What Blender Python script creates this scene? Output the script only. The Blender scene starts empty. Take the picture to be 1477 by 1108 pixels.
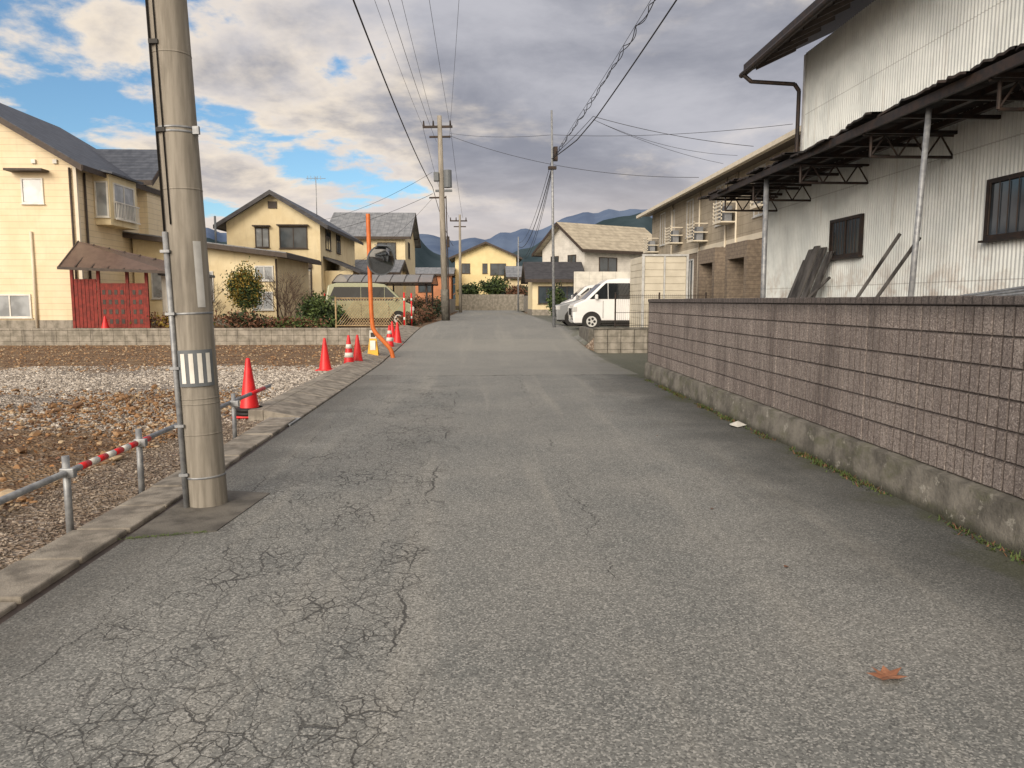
import bpy, math, random
import numpy as np
from mathutils import Vector, Matrix
random.seed(7); RS=np.random.RandomState(5)
scene=bpy.context.scene
COL=scene.collection

def lin(r,g,b):
    f=lambda c:(c/255/12.92 if c/255<=0.04045 else ((c/255+0.055)/1.055)**2.4)
    return (f(r),f(g),f(b),1)

# ---------------------------------------------------------------- node helpers
class NT:
    def __init__(s,nt): s.t=nt
    def n(s,ty,**kw):
        nd=s.t.nodes.new(ty)
        for k,v in kw.items(): setattr(nd,k,v)
        return nd
    def put(s,sock,v):
        if isinstance(v,bpy.types.NodeSocket): s.t.links.new(v,sock)
        elif v is not None: sock.default_value=v
    def m(s,op,a,b=None,c=None,clamp=False):
        nd=s.n('ShaderNodeMath',operation=op); nd.use_clamp=clamp
        s.put(nd.inputs[0],a); s.put(nd.inputs[1],b); s.put(nd.inputs[2],c)
        return nd.outputs[0]
    def ss(s,x,a,b):   # smooth 0..1 from a to b
        nd=s.n('ShaderNodeMapRange'); nd.interpolation_type='SMOOTHSTEP'
        s.put(nd.inputs['Value'],x); nd.inputs['From Min'].default_value=a; nd.inputs['From Max'].default_value=b
        return nd.outputs[0]
    def mix(s,f,a,b,mode='MIX'):
        nd=s.n('ShaderNodeMix',data_type='RGBA',blend_type=mode)
        s.put(nd.inputs[0],f); s.put(nd.inputs[6],a); s.put(nd.inputs[7],b)
        return nd.outputs[2]
    def noise(s,vec,scale,detail=5,rough=.55,dist=0):
        nd=s.n('ShaderNodeTexNoise'); s.put(nd.inputs['Vector'],vec)
        nd.inputs['Scale'].default_value=scale; nd.inputs['Detail'].default_value=detail
        nd.inputs['Roughness'].default_value=rough; nd.inputs['Distortion'].default_value=dist
        return nd
    def voro(s,vec,scale,feature='F1'):
        nd=s.n('ShaderNodeTexVoronoi',feature=feature); s.put(nd.inputs['Vector'],vec)
        nd.inputs['Scale'].default_value=scale
        return nd
    def pos(s): return s.n('ShaderNodeNewGeometry').outputs['Position']
    def xyz(s,v):
        nd=s.n('ShaderNodeSeparateXYZ'); s.put(nd.inputs[0],v); return nd.outputs
    def vmul(s,v,t):
        nd=s.n('ShaderNodeVectorMath',operation='MULTIPLY'); s.put(nd.inputs[0],v); nd.inputs[1].default_value=t; return nd.outputs[0]
    def bump(s,h,strength,dist=.01):
        nd=s.n('ShaderNodeBump'); nd.inputs['Strength'].default_value=strength; nd.inputs['Distance'].default_value=dist
        s.put(nd.inputs['Height'],h); return nd.outputs[0]

def newmat(name):
    m=bpy.data.materials.new(name); m.use_nodes=True
    T=NT(m.node_tree); b=m.node_tree.nodes['Principled BSDF']
    return m,T,b

def mat(name,c1,c2=None,scale=3,rough=.8,bump=0,bscale=60,metal=0,lines=None,spec=.4,stretch=None,dirt=0):
    m,T,b=newmat(name)
    P=T.pos()
    if stretch: P2=T.vmul(P,stretch)
    else: P2=P
    if c2 is None: c2=tuple(x*.8 for x in c1[:3])+(1,)
    f=T.ss(T.noise(P2,scale,6,.6).outputs[0],.35,.65)
    col=T.mix(f,c1,c2)
    if dirt:
        d=T.noise(T.vmul(P,(6,6,.7)),1.0,6,.65).outputs[0]
        col=T.mix(T.m('MULTIPLY',T.ss(d,.48,.75),dirt),col,(.06,.055,.05,1))
    h=T.noise(P2,bscale,4,.6).outputs[0]
    if lines:
        for (ax,pitch,wid,dark) in lines:
            c=T.xyz(P)['XYZ'.index(ax)]
            fr=T.m('FRACT',T.m('DIVIDE',c,pitch))
            l=T.m('LESS_THAN',fr,wid)
            col=T.mix(T.m('MULTIPLY',l,dark),col,tuple(x*.25 for x in c1[:3])+(1,))
    T.put(b.inputs['Base Color'],col)
    b.inputs['Roughness'].default_value=rough; b.inputs['Metallic'].default_value=metal
    b.inputs['Specular IOR Level'].default_value=spec
    if bump: T.put(b.inputs['Normal'],T.bump(h,bump))
    return m

# ---------------------------------------------------------------- mesh helpers
def link(o,parent=None):
    COL.objects.link(o)
    if parent: o.parent=parent
    return o
def grp(name,loc=(0,0,0),rz=0,ry=0):
    e=bpy.data.objects.new(name,None); e.location=loc; e.rotation_euler=(0,ry,rz); e.empty_display_size=.2
    return link(e)
class MB:
    def __init__(s): s.v=[];s.f=[];s.mi=[]
    def poly(s,vs,fs,mi=0):
        o=len(s.v); s.v+= [tuple(p) for p in vs]; s.f+=[tuple(i+o for i in f) for f in fs]; s.mi+=[mi]*len(fs)
    def box(s,a,b,mi=0):
        x0,y0,z0=[min(a[i],b[i]) for i in range(3)]; x1,y1,z1=[max(a[i],b[i]) for i in range(3)]
        s.poly([(x0,y0,z0),(x1,y0,z0),(x1,y1,z0),(x0,y1,z0),(x0,y0,z1),(x1,y0,z1),(x1,y1,z1),(x0,y1,z1)],
          [(0,3,2,1),(4,5,6,7),(0,1,5,4),(1,2,6,5),(2,3,7,6),(3,0,4,7)],mi)
    def cyl(s,p0,p1,r0,r1=None,n=8,mi=0,caps=True):
        if r1 is None: r1=r0
        p0=Vector(p0);p1=Vector(p1);d=(p1-p0)
        if d.length<1e-6: return
        d.normalize(); a=d.orthogonal().normalized(); b=d.cross(a)
        vs=[]
        for p,r in((p0,r0),(p1,r1)):
            for i in range(n):
                t=2*math.pi*i/n; vs.append(p+a*math.cos(t)*r+b*math.sin(t)*r)
        fs=[(i,(i+1)%n,n+(i+1)%n,n+i) for i in range(n)]
        if caps: fs+= [tuple(range(n-1,-1,-1)),tuple(range(n,2*n))]
        s.poly(vs,fs,mi)
    def path(s,pts,r,n=8,mi=0):
        for a,b in zip(pts[:-1],pts[1:]): s.cyl(a,b,r,r,n,mi)
    def slab(s,quad,th,mi=0):  # quad: 4 pts top, thickness downward
        q=[Vector(p) for p in quad]; l=[p-Vector((0,0,th)) for p in q]
        s.poly(q+l,[(0,1,2,3),(7,6,5,4),(0,4,5,1),(1,5,6,2),(2,6,7,3),(3,7,4,0)],mi)
    def build(s,name,mats,parent=None,bevel=0,smooth=False):
        me=bpy.data.meshes.new(name); me.from_pydata(s.v,[],s.f)
        for m in (mats if isinstance(mats,(list,tuple)) else [mats]): me.materials.append(m)
        me.polygons.foreach_set('material_index',s.mi)
        if smooth: me.polygons.foreach_set('use_smooth',[True]*len(s.f))
        me.update()
        o=bpy.data.objects.new(name,me); link(o,parent)
        if bevel:
            bv=o.modifiers.new('bevel','BEVEL'); bv.width=bevel; bv.segments=2; bv.limit_method='ANGLE'
        return o
def B(name,a,b,m,parent=None,bevel=0):
    k=MB(); k.box(a,b); return k.build(name,m,parent,bevel)
def C(name,p0,p1,r0,m,parent=None,r1=None,n=16,smooth=True):
    k=MB(); k.cyl(p0,p1,r0,r1,n); o=k.build(name,m,parent)
    if smooth:
        for p in o.data.polygons:
            if len(p.vertices)==4: p.use_smooth=True
    return o

def sm(t): t=max(0,min(1,t)); return t*t*(3-2*t)
def RZ(y): return .6*sm((y-18)/12)
def RL(y): return float(np.interp(y,[-8,5,20,36,60,90],[-2.3,-2.33,-2.5,-2.0,-2.0,-2.2]))
def RR(y): return float(np.interp(y,[-8,15,22,30,60,90],[3.35,3.35,3.1,2.95,3.4,4.0]))
def H(x,y):
    r=RZ(y); e=RL(y)
    if x<e:
        side=0 if y<27.5 else .5
        if y>60: side=.6
        t=sm((e-.35-x)/.8); return r*(1-t)+side*t
    if x>2.9:
        side=0 if y<22.35 else .55
        t=sm((x-3.0)/.5); return r*(1-t)+side*t
    return r

# ---------------------------------------------------------------- materials
def asphalt(name,cracks=True):
    m,T,b=newmat(name); P=T.pos(); X,Y,Z=T.xyz(P)
    big=T.noise(P,.7,5,.6).outputs[0]
    col=T.mix(T.ss(big,.3,.7),lin(120,123,122),lin(138,139,136))
    stretch=T.noise(T.vmul(P,(2.2,.12,1)),1.0,4,.6).outputs[0]
    col=T.mix(T.m('MULTIPLY',T.ss(stretch,.5,.7),.6),col,lin(158,157,151))
    v=T.voro(P,125); sp=T.xyz(v.outputs['Color'])[0]
    col=T.mix(T.m('MULTIPLY',T.ss(sp,.62,1.0),.5),col,lin(206,206,202))
    col=T.mix(T.m('MULTIPLY',T.ss(sp,.4,0.0),.55),col,lin(62,63,64))
    fn=T.noise(P,55,4,.7).outputs[0]
    col=T.mix(T.m('MULTIPLY',T.ss(fn,.52,.7),.35),col,lin(64,66,67))
    sp2=T.noise(P,3.1,6,.7).outputs[0]; col=T.mix(T.m('MULTIPLY',T.ss(sp2,.58,.72),.28),col,lin(72,73,72))
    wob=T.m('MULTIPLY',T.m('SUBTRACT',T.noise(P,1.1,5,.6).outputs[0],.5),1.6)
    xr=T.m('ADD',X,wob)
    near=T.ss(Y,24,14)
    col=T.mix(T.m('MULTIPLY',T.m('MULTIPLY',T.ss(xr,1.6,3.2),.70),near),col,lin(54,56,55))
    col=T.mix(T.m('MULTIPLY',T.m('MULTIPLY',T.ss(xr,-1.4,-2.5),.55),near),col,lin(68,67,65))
    col=T.mix(T.m('MULTIPLY',T.ss(xr,3.0,3.35),.5),col,lin(70,74,46))
    h=T.m('ADD',T.m('MULTIPLY',sp,.5),fn)
    if cracks:
        nd=T.noise(P,7,5,.65)
        dv=T.n('ShaderNodeVectorMath',operation='SCALE'); T.put(dv.inputs[0],nd.outputs['Color']); dv.inputs['Scale'].default_value=.085
        av=T.n('ShaderNodeVectorMath',operation='ADD'); T.put(av.inputs[0],P); T.put(av.inputs[1],dv.outputs[0])
        fl=T.vmul(av.outputs[0],(1,.85,0))
        e1=T.voro(fl,12.5,'DISTANCE_TO_EDGE').outputs['Distance']
        e2=T.voro(fl,4.6,'DISTANCE_TO_EDGE').outputs['Distance']
        wn=T.noise(P,1.5,5,.65).outputs[0]
        c1=T.ss(T.m('DIVIDE',e1,T.m('ADD',T.m('MULTIPLY',T.ss(wn,.36,.7),.034),.016)),1.0,.4)
        c2=T.ss(T.m('DIVIDE',e2,T.m('ADD',T.m('MULTIPLY',T.ss(wn,.25,.7),.020),.006)),1.0,.4)
        cen=T.m('ADD',X,T.m('ADD',.98,T.m('MULTIPLY',Y,.006)))
        a=T.m('ABSOLUTE',T.m('ADD',cen,T.m('MULTIPLY',wob,.4)))
        band=T.m('MULTIPLY',T.ss(a,.95,.40),T.ss(Y,19,9))
        gn=T.noise(P,2.4,5,.65).outputs[0]
        gate=T.ss(T.m('ADD',gn,T.m('MULTIPLY',band,.36)),.62,.76)
        fade=T.m('ADD',.55,T.m('MULTIPLY',T.ss(wn,.4,.62),.45))
        crk=T.m('MULTIPLY',T.m('MULTIPLY',T.m('MAXIMUM',c1,c2),fade),T.m('MULTIPLY',gate,T.m('GREATER_THAN',band,.02)))
        for off,amp,w,y1 in((-.42,.35,.009,14),(.75,.6,.005,20),(-1.9,.5,.005,26)):
            wx=T.m('MULTIPLY',T.m('SUBTRACT',T.noise(T.vmul(P,(0.02,1,1)),1.6,7,.65).outputs[0],.5),amp)
            l=T.m('LESS_THAN',T.m('ABSOLUTE',T.m('ADD',T.m('SUBTRACT',X,off),wx)),T.m('MULTIPLY',T.ss(T.noise(P,1.0+w*9,3,.5).outputs[0],.42,.6),w))
            crk=T.m('MAXIMUM',crk,T.m('MULTIPLY',l,T.m('LESS_THAN',Y,y1)))
        jy=T.m('ADD',T.m('SUBTRACT',Y,15.6),T.m('MULTIPLY',T.m('SUBTRACT',T.noise(P,1.2,5,.6).outputs[0],.5),.9))
        crk=T.m('MAXIMUM',crk,T.m('LESS_THAN',T.m('ABSOLUTE',jy),.02))
        col=T.mix(T.m('MULTIPLY',crk,.78),col,(.040,.040,.040,1))
        h=T.m('SUBTRACT',h,T.m('MULTIPLY',crk,1.4))
        col=T.mix(T.m('MULTIPLY',T.ss(jy,0,.1),.35),col,lin(146,146,142))
        pt=T.m('MULTIPLY',T.m('GREATER_THAN',Y,21.5),T.m('LESS_THAN',Y,24.2)); col=T.mix(T.m('MULTIPLY',pt,.3),col,lin(158,157,150))
    T.put(b.inputs['Base Color'],col); b.inputs['Roughness'].default_value=.85; b.inputs['Specular IOR Level'].default_value=.3
    T.put(b.inputs['Normal'],T.bump(h,.5,.006))
    return m
M_ASPH=asphalt('asphalt'); M_ASPH2=asphalt('asphalt_lot',False)

def dirtmat():
    m,T,b=newmat('dirt_ground'); P=T.pos(); X,Y,Z=T.xyz(P)
    n=T.noise(P,1.4,8,.65).outputs[0]; n2=T.noise(P,9,6,.7).outputs[0]; v=T.voro(P,30)
    c=T.mix(T.ss(n,.35,.65),lin(114,90,72),lin(146,124,100))
    c=T.mix(T.m('MULTIPLY',T.ss(n2,.5,.7),.7),c,lin(76,58,46))
    sc=T.xyz(v.outputs['Color'])[0]
    c=T.mix(T.m('MULTIPLY',T.ss(sc,.65,.95),.55),c,lin(178,166,152))
    g=T.mix(T.ss(sc,.2,.9),lin(122,116,110),lin(198,192,184))
    wob=T.m('MULTIPLY',T.m('SUBTRACT',T.noise(P,.5,5,.6).outputs[0],.5),6)
    gy=T.m('ADD',Y,wob)
    gm=T.m('MULTIPLY',T.ss(gy,8.8,10),T.ss(gy,19,17))
    gm=T.m('MAXIMUM',gm,T.m('MULTIPLY',T.ss(T.m('ADD',X,T.m('MULTIPLY',wob,.08)),-3.75,-3.45),.45))
    gm=T.m('MULTIPLY',gm,T.m('LESS_THAN',Y,27))
    c=T.mix(T.m('MULTIPLY',gm,.85),c,g)
    c=T.mix(T.ss(Y,60,90),c,lin(92,92,62))
    T.put(b.inputs['Base Color'],c); b.inputs['Roughness'].default_value=.95; b.inputs['Specular IOR Level'].default_value=.1
    T.put(b.inputs['Normal'],T.bump(T.m('ADD',n2,v.outputs['Distance']),.9,.05))
    return m
M_DIRT=dirtmat()
M_CONC=mat('concrete',lin(160,155,146),lin(128,124,115),4,.9,.5,90,dirt=.5)
M_CONCD=mat('concrete_dark',lin(118,116,110),lin(88,86,81),5,.9,.6,60,dirt=.7)
M_KERB=mat('kerb_concrete',lin(160,154,144),lin(124,119,111),6,.9,.6,80,dirt=.3)
M_POLE=mat('pole_concrete',lin(158,153,144),lin(134,129,120),3.0,.85,.4,140,stretch=(7,7,.6),dirt=.5)
M_STEEL=mat('galvanised_steel',lin(160,164,168),lin(128,132,138),12,.5,.1,60,metal=.35)
M_STEELD=mat('dark_steel',lin(45,42,42),lin(64,52,46),10,.6,.2,60,metal=.3)
M_BLACK=mat('black_rubber',lin(30,30,31),lin(38,37,36),8,.6)
M_ORANGE=mat('orange_paint',lin(210,116,54),lin(190,98,46),5,.45,spec=.5)
M_RED=mat('red_plastic',lin(222,38,42),lin(196,30,36),6,.45,spec=.5)
M_WHITE=mat('white_paint',lin(228,228,224),lin(206,206,200),3,.5)
M_WHITEG=mat('white_gloss',lin(232,234,236),lin(225,227,230),2,.18,spec=.6)
M_YEL=mat('yellow_plastic',lin(226,180,50),lin(205,155,40),5,.5)
M_CREAM=mat('cream_siding',lin(232,217,188),lin(224,208,176),1.2,.75,.2,50,lines=[('Z',.24,.07,.4)],dirt=.10)
M_CREAM2=mat('cream_stucco',lin(232,219,184),lin(222,207,170),1.5,.85,.3,70,dirt=.14)
M_YELW=mat('yellow_stucco',lin(228,213,166),lin(218,201,154),1,.85)
M_TRIM=mat('cream_trim',lin(224,216,198),lin(214,206,188),2,.6)
M_BROWN=mat('dark_brown_trim',lin(72,62,56),lin(58,50,46),6,.6)
M_ROOFB=mat('roof_slate_blue',lin(88,94,106),lin(68,74,86),3,.6,.3,30,lines=[('Z',.16,.16,.6),('Y',.45,.05,.4)])
M_ROOFD=mat('roof_dark',lin(74,74,78),lin(58,58,62),3,.65,.3,30,lines=[('Z',.14,.15,.5)])
M_ROOFG=mat('roof_grey',lin(138,142,148),lin(112,116,122),2,.6,.2,20,lines=[('X',.45,.08,.5)])
M_ROOFT=mat('roof_tan',lin(184,176,158),lin(158,150,134),2,.7,.2,20,lines=[('Z',.25,.12,.5)])
M_REDW=mat('red_brown_wood',lin(136,50,42),lin(108,40,34),8,.7,.3,40,lines=[('X',.14,.1,.7)])
M_GREYT=mat('apartment_tile',lin(144,131,116),lin(120,109,98),9,.8,.4,30,lines=[('Z',.12,.12,.5),('Y',.3,.05,.35)])
M_APT=mat('apartment_siding',lin(172,162,145),lin(156,147,131),2,.8,.2,30,lines=[('Z',.3,.06,.45),('Y',.91,.03,.4)])
M_BARK=mat('bark',lin(92,76,64),lin(66,54,46),12,.9,.6,50)
M_WOODG=mat('weathered_wood',lin(100,98,97),lin(50,48,48),5,.85,.4,40,stretch=(1,1,.2))
M_LATT=mat('bamboo_lattice',lin(180,158,122),lin(150,128,96),6,.8)
M_GREEN=mat('leaf_green',lin(86,102,54),lin(62,80,42),8,.7)
M_GREEND=mat('leaf_dark',lin(50,66,38),lin(38,52,32),8,.7)
M_GOLD=mat('leaf_gold',lin(150,124,54),lin(116,106,48),8,.7)
M_DRY=mat('leaf_dry',lin(128,92,70),lin(100,74,60),8,.8)
M_KHAKI=mat('khaki_silver_paint',lin(158,162,136),lin(150,154,128),2,.25,spec=.6)
M_SILVER=mat('silver_paint',lin(168,172,176),lin(160,164,168),2,.25,metal=.4,spec=.6)
M_GREYP=mat('sign_grey',lin(104,110,116),lin(96,102,108),9,.5)
M_ALU=mat('aluminium_frame',lin(204,206,206),lin(184,186,186),5,.45,metal=.1)
M_SHADE=mat('dark_frame',lin(98,88,78),lin(84,76,68),5,.6)
def glass(name,c,rough=.08):
    m,T,b=newmat(name); P=T.pos()
    col=T.mix(T.ss(T.noise(P,1.2,3,.5).outputs[0],.4,.6),c,tuple(x*1.7 for x in c[:3])+(1,))
    T.put(b.inputs['Base Color'],col); b.inputs['Roughness'].default_value=rough; b.inputs['Specular IOR Level'].default_value=.8
    return m
M_GLASS=glass('window_glass',(.035,.045,.055,1)); M_GLASSC=glass('curtained_glass',(.22,.24,.26,1),.15)
M_GLASSM=glass('dim_glass',(.08,.09,.10,1),.1)
M_CARG=glass('car_glass',(.012,.014,.016,1),.05)
m,T,b=newmat('mirror_glass'); b.inputs['Metallic'].default_value=1; b.inputs['Roughness'].default_value=.08
T.put(b.inputs['Base Color'],T.mix(T.noise(T.pos(),7,4).outputs[0],(.20,.21,.22,1),(.36,.37,.39,1))); M_MIRROR=m

m,T,b=newmat('corrugated_siding'); P=T.pos(); X,Y,Z=T.xyz(P)
c=T.mix(T.ss(T.noise(P,1.3,5,.6).outputs[0],.35,.65),lin(222,228,228),lin(202,209,210))
pan=T.m('FRACT',T.m('DIVIDE',Y,.76)); c=T.mix(T.m('MULTIPLY',T.m('LESS_THAN',pan,.03),.3),c,lin(120,120,116))
rib=T.m('FRACT',T.m('DIVIDE',T.m('ADD',Y,4.0),.076)); c=T.mix(T.m('MULTIPLY',T.m('LESS_THAN',T.m('ABSOLUTE',T.m('SUBTRACT',rib,.15)),.14),.40),c,lin(112,116,118))
d=T.noise(T.vmul(P,(1,7,.5)),1.0,6,.65).outputs[0]
c=T.mix(T.m('MULTIPLY',T.ss(d,.54,.75),.38),c,lin(150,138,122))
low=T.m('MULTIPLY',T.ss(Z,2.7,1.4),T.ss(T.noise(P,2.2,6,.65).outputs[0],.44,.62)); c=T.mix(T.m('MULTIPLY',low,.55),c,lin(138,110,88))
seam=T.m('LESS_THAN',T.m('FRACT',T.m('DIVIDE',Z,1.82)),.010); c=T.mix(T.m('MULTIPLY',seam,.35),c,lin(90,90,88))
T.put(b.inputs['Base Color'],c); b.inputs['Roughness'].default_value=.55; M_CORR=m
M_RUSTROOF=mat('rusted_roof_sheet',lin(60,52,50),lin(36,35,36),2,.85,.4,30)

# split-face block
m,T,b=newmat('split_face_block'); P=T.pos(); X,Y,Z=T.xyz(P)
n=T.noise(P,60,6,.75).outputs[0]
blk=T.n('ShaderNodeTexWhiteNoise',noise_dimensions='2D'); cv=T.n('ShaderNodeCombineXYZ')
T.put(cv.inputs[0],T.m('FLOOR',T.m('DIVIDE',T.m('ADD',Y,.2),.4))); T.put(cv.inputs[1],T.m('FLOOR',T.m('DIVIDE',T.m('SUBTRACT',Z,.32),.2)))
T.t.links.new(cv.outputs[0],blk.inputs['Vector'])
c=T.mix(blk.outputs['Value'],lin(138,130,127),lin(158,150,146))
c=T.mix(T.ss(n,.38,.66),c,lin(106,98,96))
sp=T.xyz(T.voro(P,120).outputs['Color'])[0]
c=T.mix(T.m('MULTIPLY',T.ss(sp,.75,1),.5),c,lin(200,193,189))
c=T.mix(T.m('MULTIPLY',T.ss(sp,.25,0),.55),c,lin(62,57,57))
def groove(coord,pitch,off=0):
    fr=T.m('FRACT',T.m('ADD',T.m('DIVIDE',T.m('ADD',coord,off),pitch),.5)); return T.m('MULTIPLY',T.m('ABSOLUTE',T.m('SUBTRACT',fr,.5)),pitch)
gv=T.ss(groove(Y,.1),.013,.005); gh=T.ss(groove(Z,.2,-.12),.013,.006)
gbrk=T.ss(T.noise(P,7,4,.6).outputs[0],.24,.44)
c=T.mix(T.m('MULTIPLY',T.m('MAXIMUM',T.m('MULTIPLY',gv,gbrk),T.m('MULTIPLY',gh,.85)),.76),c,lin(58,53,53))
st=T.noise(T.vmul(P,(1,2.6,.5)),1.2,6,.65).outputs[0]
c=T.mix(T.m('MULTIPLY',T.ss(st,.46,.70),.5),c,lin(74,69,68))
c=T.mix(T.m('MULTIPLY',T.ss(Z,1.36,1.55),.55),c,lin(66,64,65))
T.put(b.inputs['Base Color'],c); b.inputs['Roughness'].default_value=.95; b.inputs['Specular IOR Level'].default_value=.15
T.put(b.inputs['Normal'],T.bump(T.m('ADD',n,T.m('MULTIPLY',sp,.4)),.8,.01)); M_BLOCK=m
m,T,b=newmat('mossy_foundation'); P=T.pos(); X,Y,Z=T.xyz(P)
c=T.mix(T.ss(T.noise(P,3,7,.7).outputs[0],.35,.65),lin(130,127,120),lin(86,84,79))
mo=T.noise(T.vmul(P,(1,1.5,3)),2.2,6,.65).outputs[0]
c=T.mix(T.m('MULTIPLY',T.ss(mo,.48,.68),.5),c,lin(84,88,62))
c=T.mix(T.m('MULTIPLY',T.ss(Z,.10,.0),.75),c,lin(44,47,32))
c=T.mix(T.m('MULTIPLY',T.ss(T.noise(P,8,5,.7).outputs[0],.6,.68),.5),c,lin(180,178,170))
T.put(b.inputs['Base Color'],c); b.inputs['Roughness'].default_value=.95
T.put(b.inputs['Normal'],T.bump(T.noise(P,26,6,.7).outputs[0],.8,.02)); M_FOUND=m
def stonemat(name,cols,sc):
    m,T,b=newmat(name); P=T.pos(); v=T.xyz(T.voro(P,sc).outputs['Color'])[0]
    c=T.mix(T.ss(v,0,.5),cols[0],cols[1]); c=T.mix(T.ss(v,.55,1),c,cols[2])
    T.put(b.inputs['Base Color'],c); b.inputs['Roughness'].default_value=.9; return m
M_ST1=stonemat('gravel_stone',(lin(126,118,110),lin(172,165,156),lin(208,202,194)),14)
M_ST3=stonemat('grit_stone',(lin(96,86,76),lin(128,116,104),lin(166,156,144)),14)
M_ST2=stonemat('rubble_stone',(lin(92,68,50),lin(146,114,82),lin(178,160,134)),9)

# ---------------------------------------------------------------- ground & roads
ys=sorted(set([-60,-20,-8]+[round(v,2) for v in np.arange(-6,60,1.0)]+[22.3,22.4,27.45,27.55]+[65,75,90,120,200,400,900,2500,6000]))
xs=sorted(set([-5000,-1500,-400,-120,-60,-30,-20,-15,-12,-10,-8,-6,-5,-4.5,-4,-3.7,-3.5,-3.3,-3.1,-2.9,-2.7,-2.5,-2.3,-2,-1,0,1,2,2.6,2.9,3.0,3.1,3.2,3.3,3.4,3.5,3.7,4.5,6,8,12,20,30,60,120,400,1500,5000]))
k=MB(); vs=[(x,y,H(x,y)-.035) for y in ys for x in xs]; nx=len(xs)
k.poly(vs,[(j*nx+i,j*nx+i+1,(j+1)*nx+i+1,(j+1)*nx+i) for j in range(len(ys)-1) for i in range(nx-1)])
k.build('ground',M_DIRT,smooth=True)
def strip(name,fl,fr,y0,y1,dz,m,step=.5,cols=6,zf=None):
    k=MB(); yy=list(np.arange(y0,y1,step))+[y1]; vs=[]
    for y in yy:
        for c in range(cols+1):
            x=fl(y)+(fr(y)-fl(y))*c/cols; vs.append((x,y,(zf(x,y) if zf else RZ(y))+dz))
    w=cols+1
    k.poly(vs,[(j*w+i,j*w+i+1,(j+1)*w+i+1,(j+1)*w+i) for j in range(len(yy)-1) for i in range(cols)])
    return k.build(name,m,smooth=True)
strip('road',RL,RR,-7,76,0,M_ASPH)
strip('side_driveway',lambda y:RR(y)+.0,lambda y:14,15.2,22.3,-.004,M_ASPH2,.5,30,zf=lambda x,y:max(H(x,y),0)-.0)
strip('parking_lot',lambda y:RR(y),lambda y:30,22.42,60,-.004,M_ASPH2,.5,60,zf=H)
strip('cross_street',lambda y:-60,lambda y:60,70,75.5,-.006,M_ASPH2,1,20,zf=lambda x,y:.6)

# kerb stones on the left
k=MB(); y=-4.0
while y<9.3:
    e=RL(y); j=random.uniform(-.009,.009); dz=random.uniform(-.008,.008)
    k.box((e-.41+j,y+.014,-.1),(e-.05+j,y+.586,.028+dz),0)
    y+=.6
k.build('kerb',M_KERB,bevel=.012)
B('kerb_gutter_joint',(RL(5)-.44,-4,-.1),(RL(5)+.015,9.3,-.006),M_BROWN)
k=MB(); y=9.95
while y<27:
    e=RL(y); e2=RL(y+1.0); z0=RZ(y);z1=RZ(y+1)
    k.slab([(e-.52,y+.015,z0+.11),(e-.03,y+.015,z0+.012),(e2-.03,y+.985,z1+.012),(e2-.52,y+.985,z1+.11)],.25)
    k.slab([(e-.72,y+.015,z0+.11),(e-.522,y+.015,z0+.11),(e2-.522,y+.985,z1+.11),(e2-.72,y+.985,z1+.11)],.3)
    y+=1.0
k.build('kerb',M_KERB,bevel=.01)
G=grp('drain_grate'); e=RL(9.6)
B('pit',(e-.42,9.35,-.05),(e-.02,9.9,-.003),M_BLACK,G)
k=MB()
for i in range(13): k.box((e-.41,9.36+i*.043,-.02),(e-.03,9.378+i*.043,.016))
k.box((e-.425,9.345,-.02),(e-.412,9.905,.018)); k.box((e-.028,9.345,-.02),(e-.015,9.905,.018)); k.build('bars',M_STEEL,G)
k=MB(); k.poly([(-2.34,4.85,.006),(-1.80,5.0,.006),(-1.72,6.0,.006),(-2.34,6.15,.006),(-2.34,4.85,-.05),(-1.80,5.0,-.05),(-1.72,6.0,-.05),(-2.34,6.15,-.05)],[(0,1,2,3),(0,4,5,1),(1,5,6,2)])
k.build('concrete_pad',mat('pad_concrete',lin(116,113,107),lin(88,86,82),3,.9,.5,70,dirt=.6))
k=MB()
for _ in range(160):
    t=random.random(); px=-2.36+.5*t+random.gauss(0,.015); py=4.84+.14*t+random.gauss(0,.012); a=random.uniform(0,6.28); L=random.uniform(.01,.03)
    k.poly([(px-.005,py,.004),(px+.005,py,.004),(px+L*math.cos(a),py+L*math.sin(a),.012)],[(0,1,2)])
k.build('moss',M_GREEN)

# ---------------------------------------------------------------- stones
def stones(name,pts,sizes,m):
    t=(1+5**.5)/2
    iv=np.array([(-1,t,0),(1,t,0),(-1,-t,0),(1,-t,0),(0,-1,t),(0,1,t),(0,-1,-t),(0,1,-t),(t,0,-1),(t,0,1),(-t,0,-1),(-t,0,1)])/1.9
    fi=np.array([(0,11,5),(0,5,1),(0,1,7),(0,7,10),(0,10,11),(1,5,9),(5,11,4),(11,10,2),(10,7,6),(7,1,8),(3,9,4),(3,4,2),(3,2,6),(3,6,8),(3,8,9),(4,9,5),(2,4,11),(6,2,10),(8,6,7),(9,8,1)])
    n=len(pts); V=np.zeros((n,12,3))
    jit=1+RS.uniform(-.3,.3,(n,12,1)); sc=RS.uniform(.5,1.3,(n,1,3)); sc[:,:,2]*=.7
    V=iv[None]*jit*sc*np.array(sizes)[:,None,None]+np.array(pts)[:,None,:]
    F=(fi[None]+12*np.arange(n)[:,None,None]).reshape(-1,3)
    me=bpy.data.meshes.new(name); me.from_pydata(V.reshape(-1,3).tolist(),[],F.tolist()); me.materials.append(m); me.update()
    return link(bpy.data.objects.new(name,me))
def scatter(n,x0,x1,y0,y1,dens=None):
    out=[]
    while len(out)<n:
        x=random.uniform(x0,x1); y=random.uniform(y0,y1)
        if dens and random.random()>dens(x,y): continue
        out.append((x,y,H(x,y)-.03))
    return out
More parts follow.
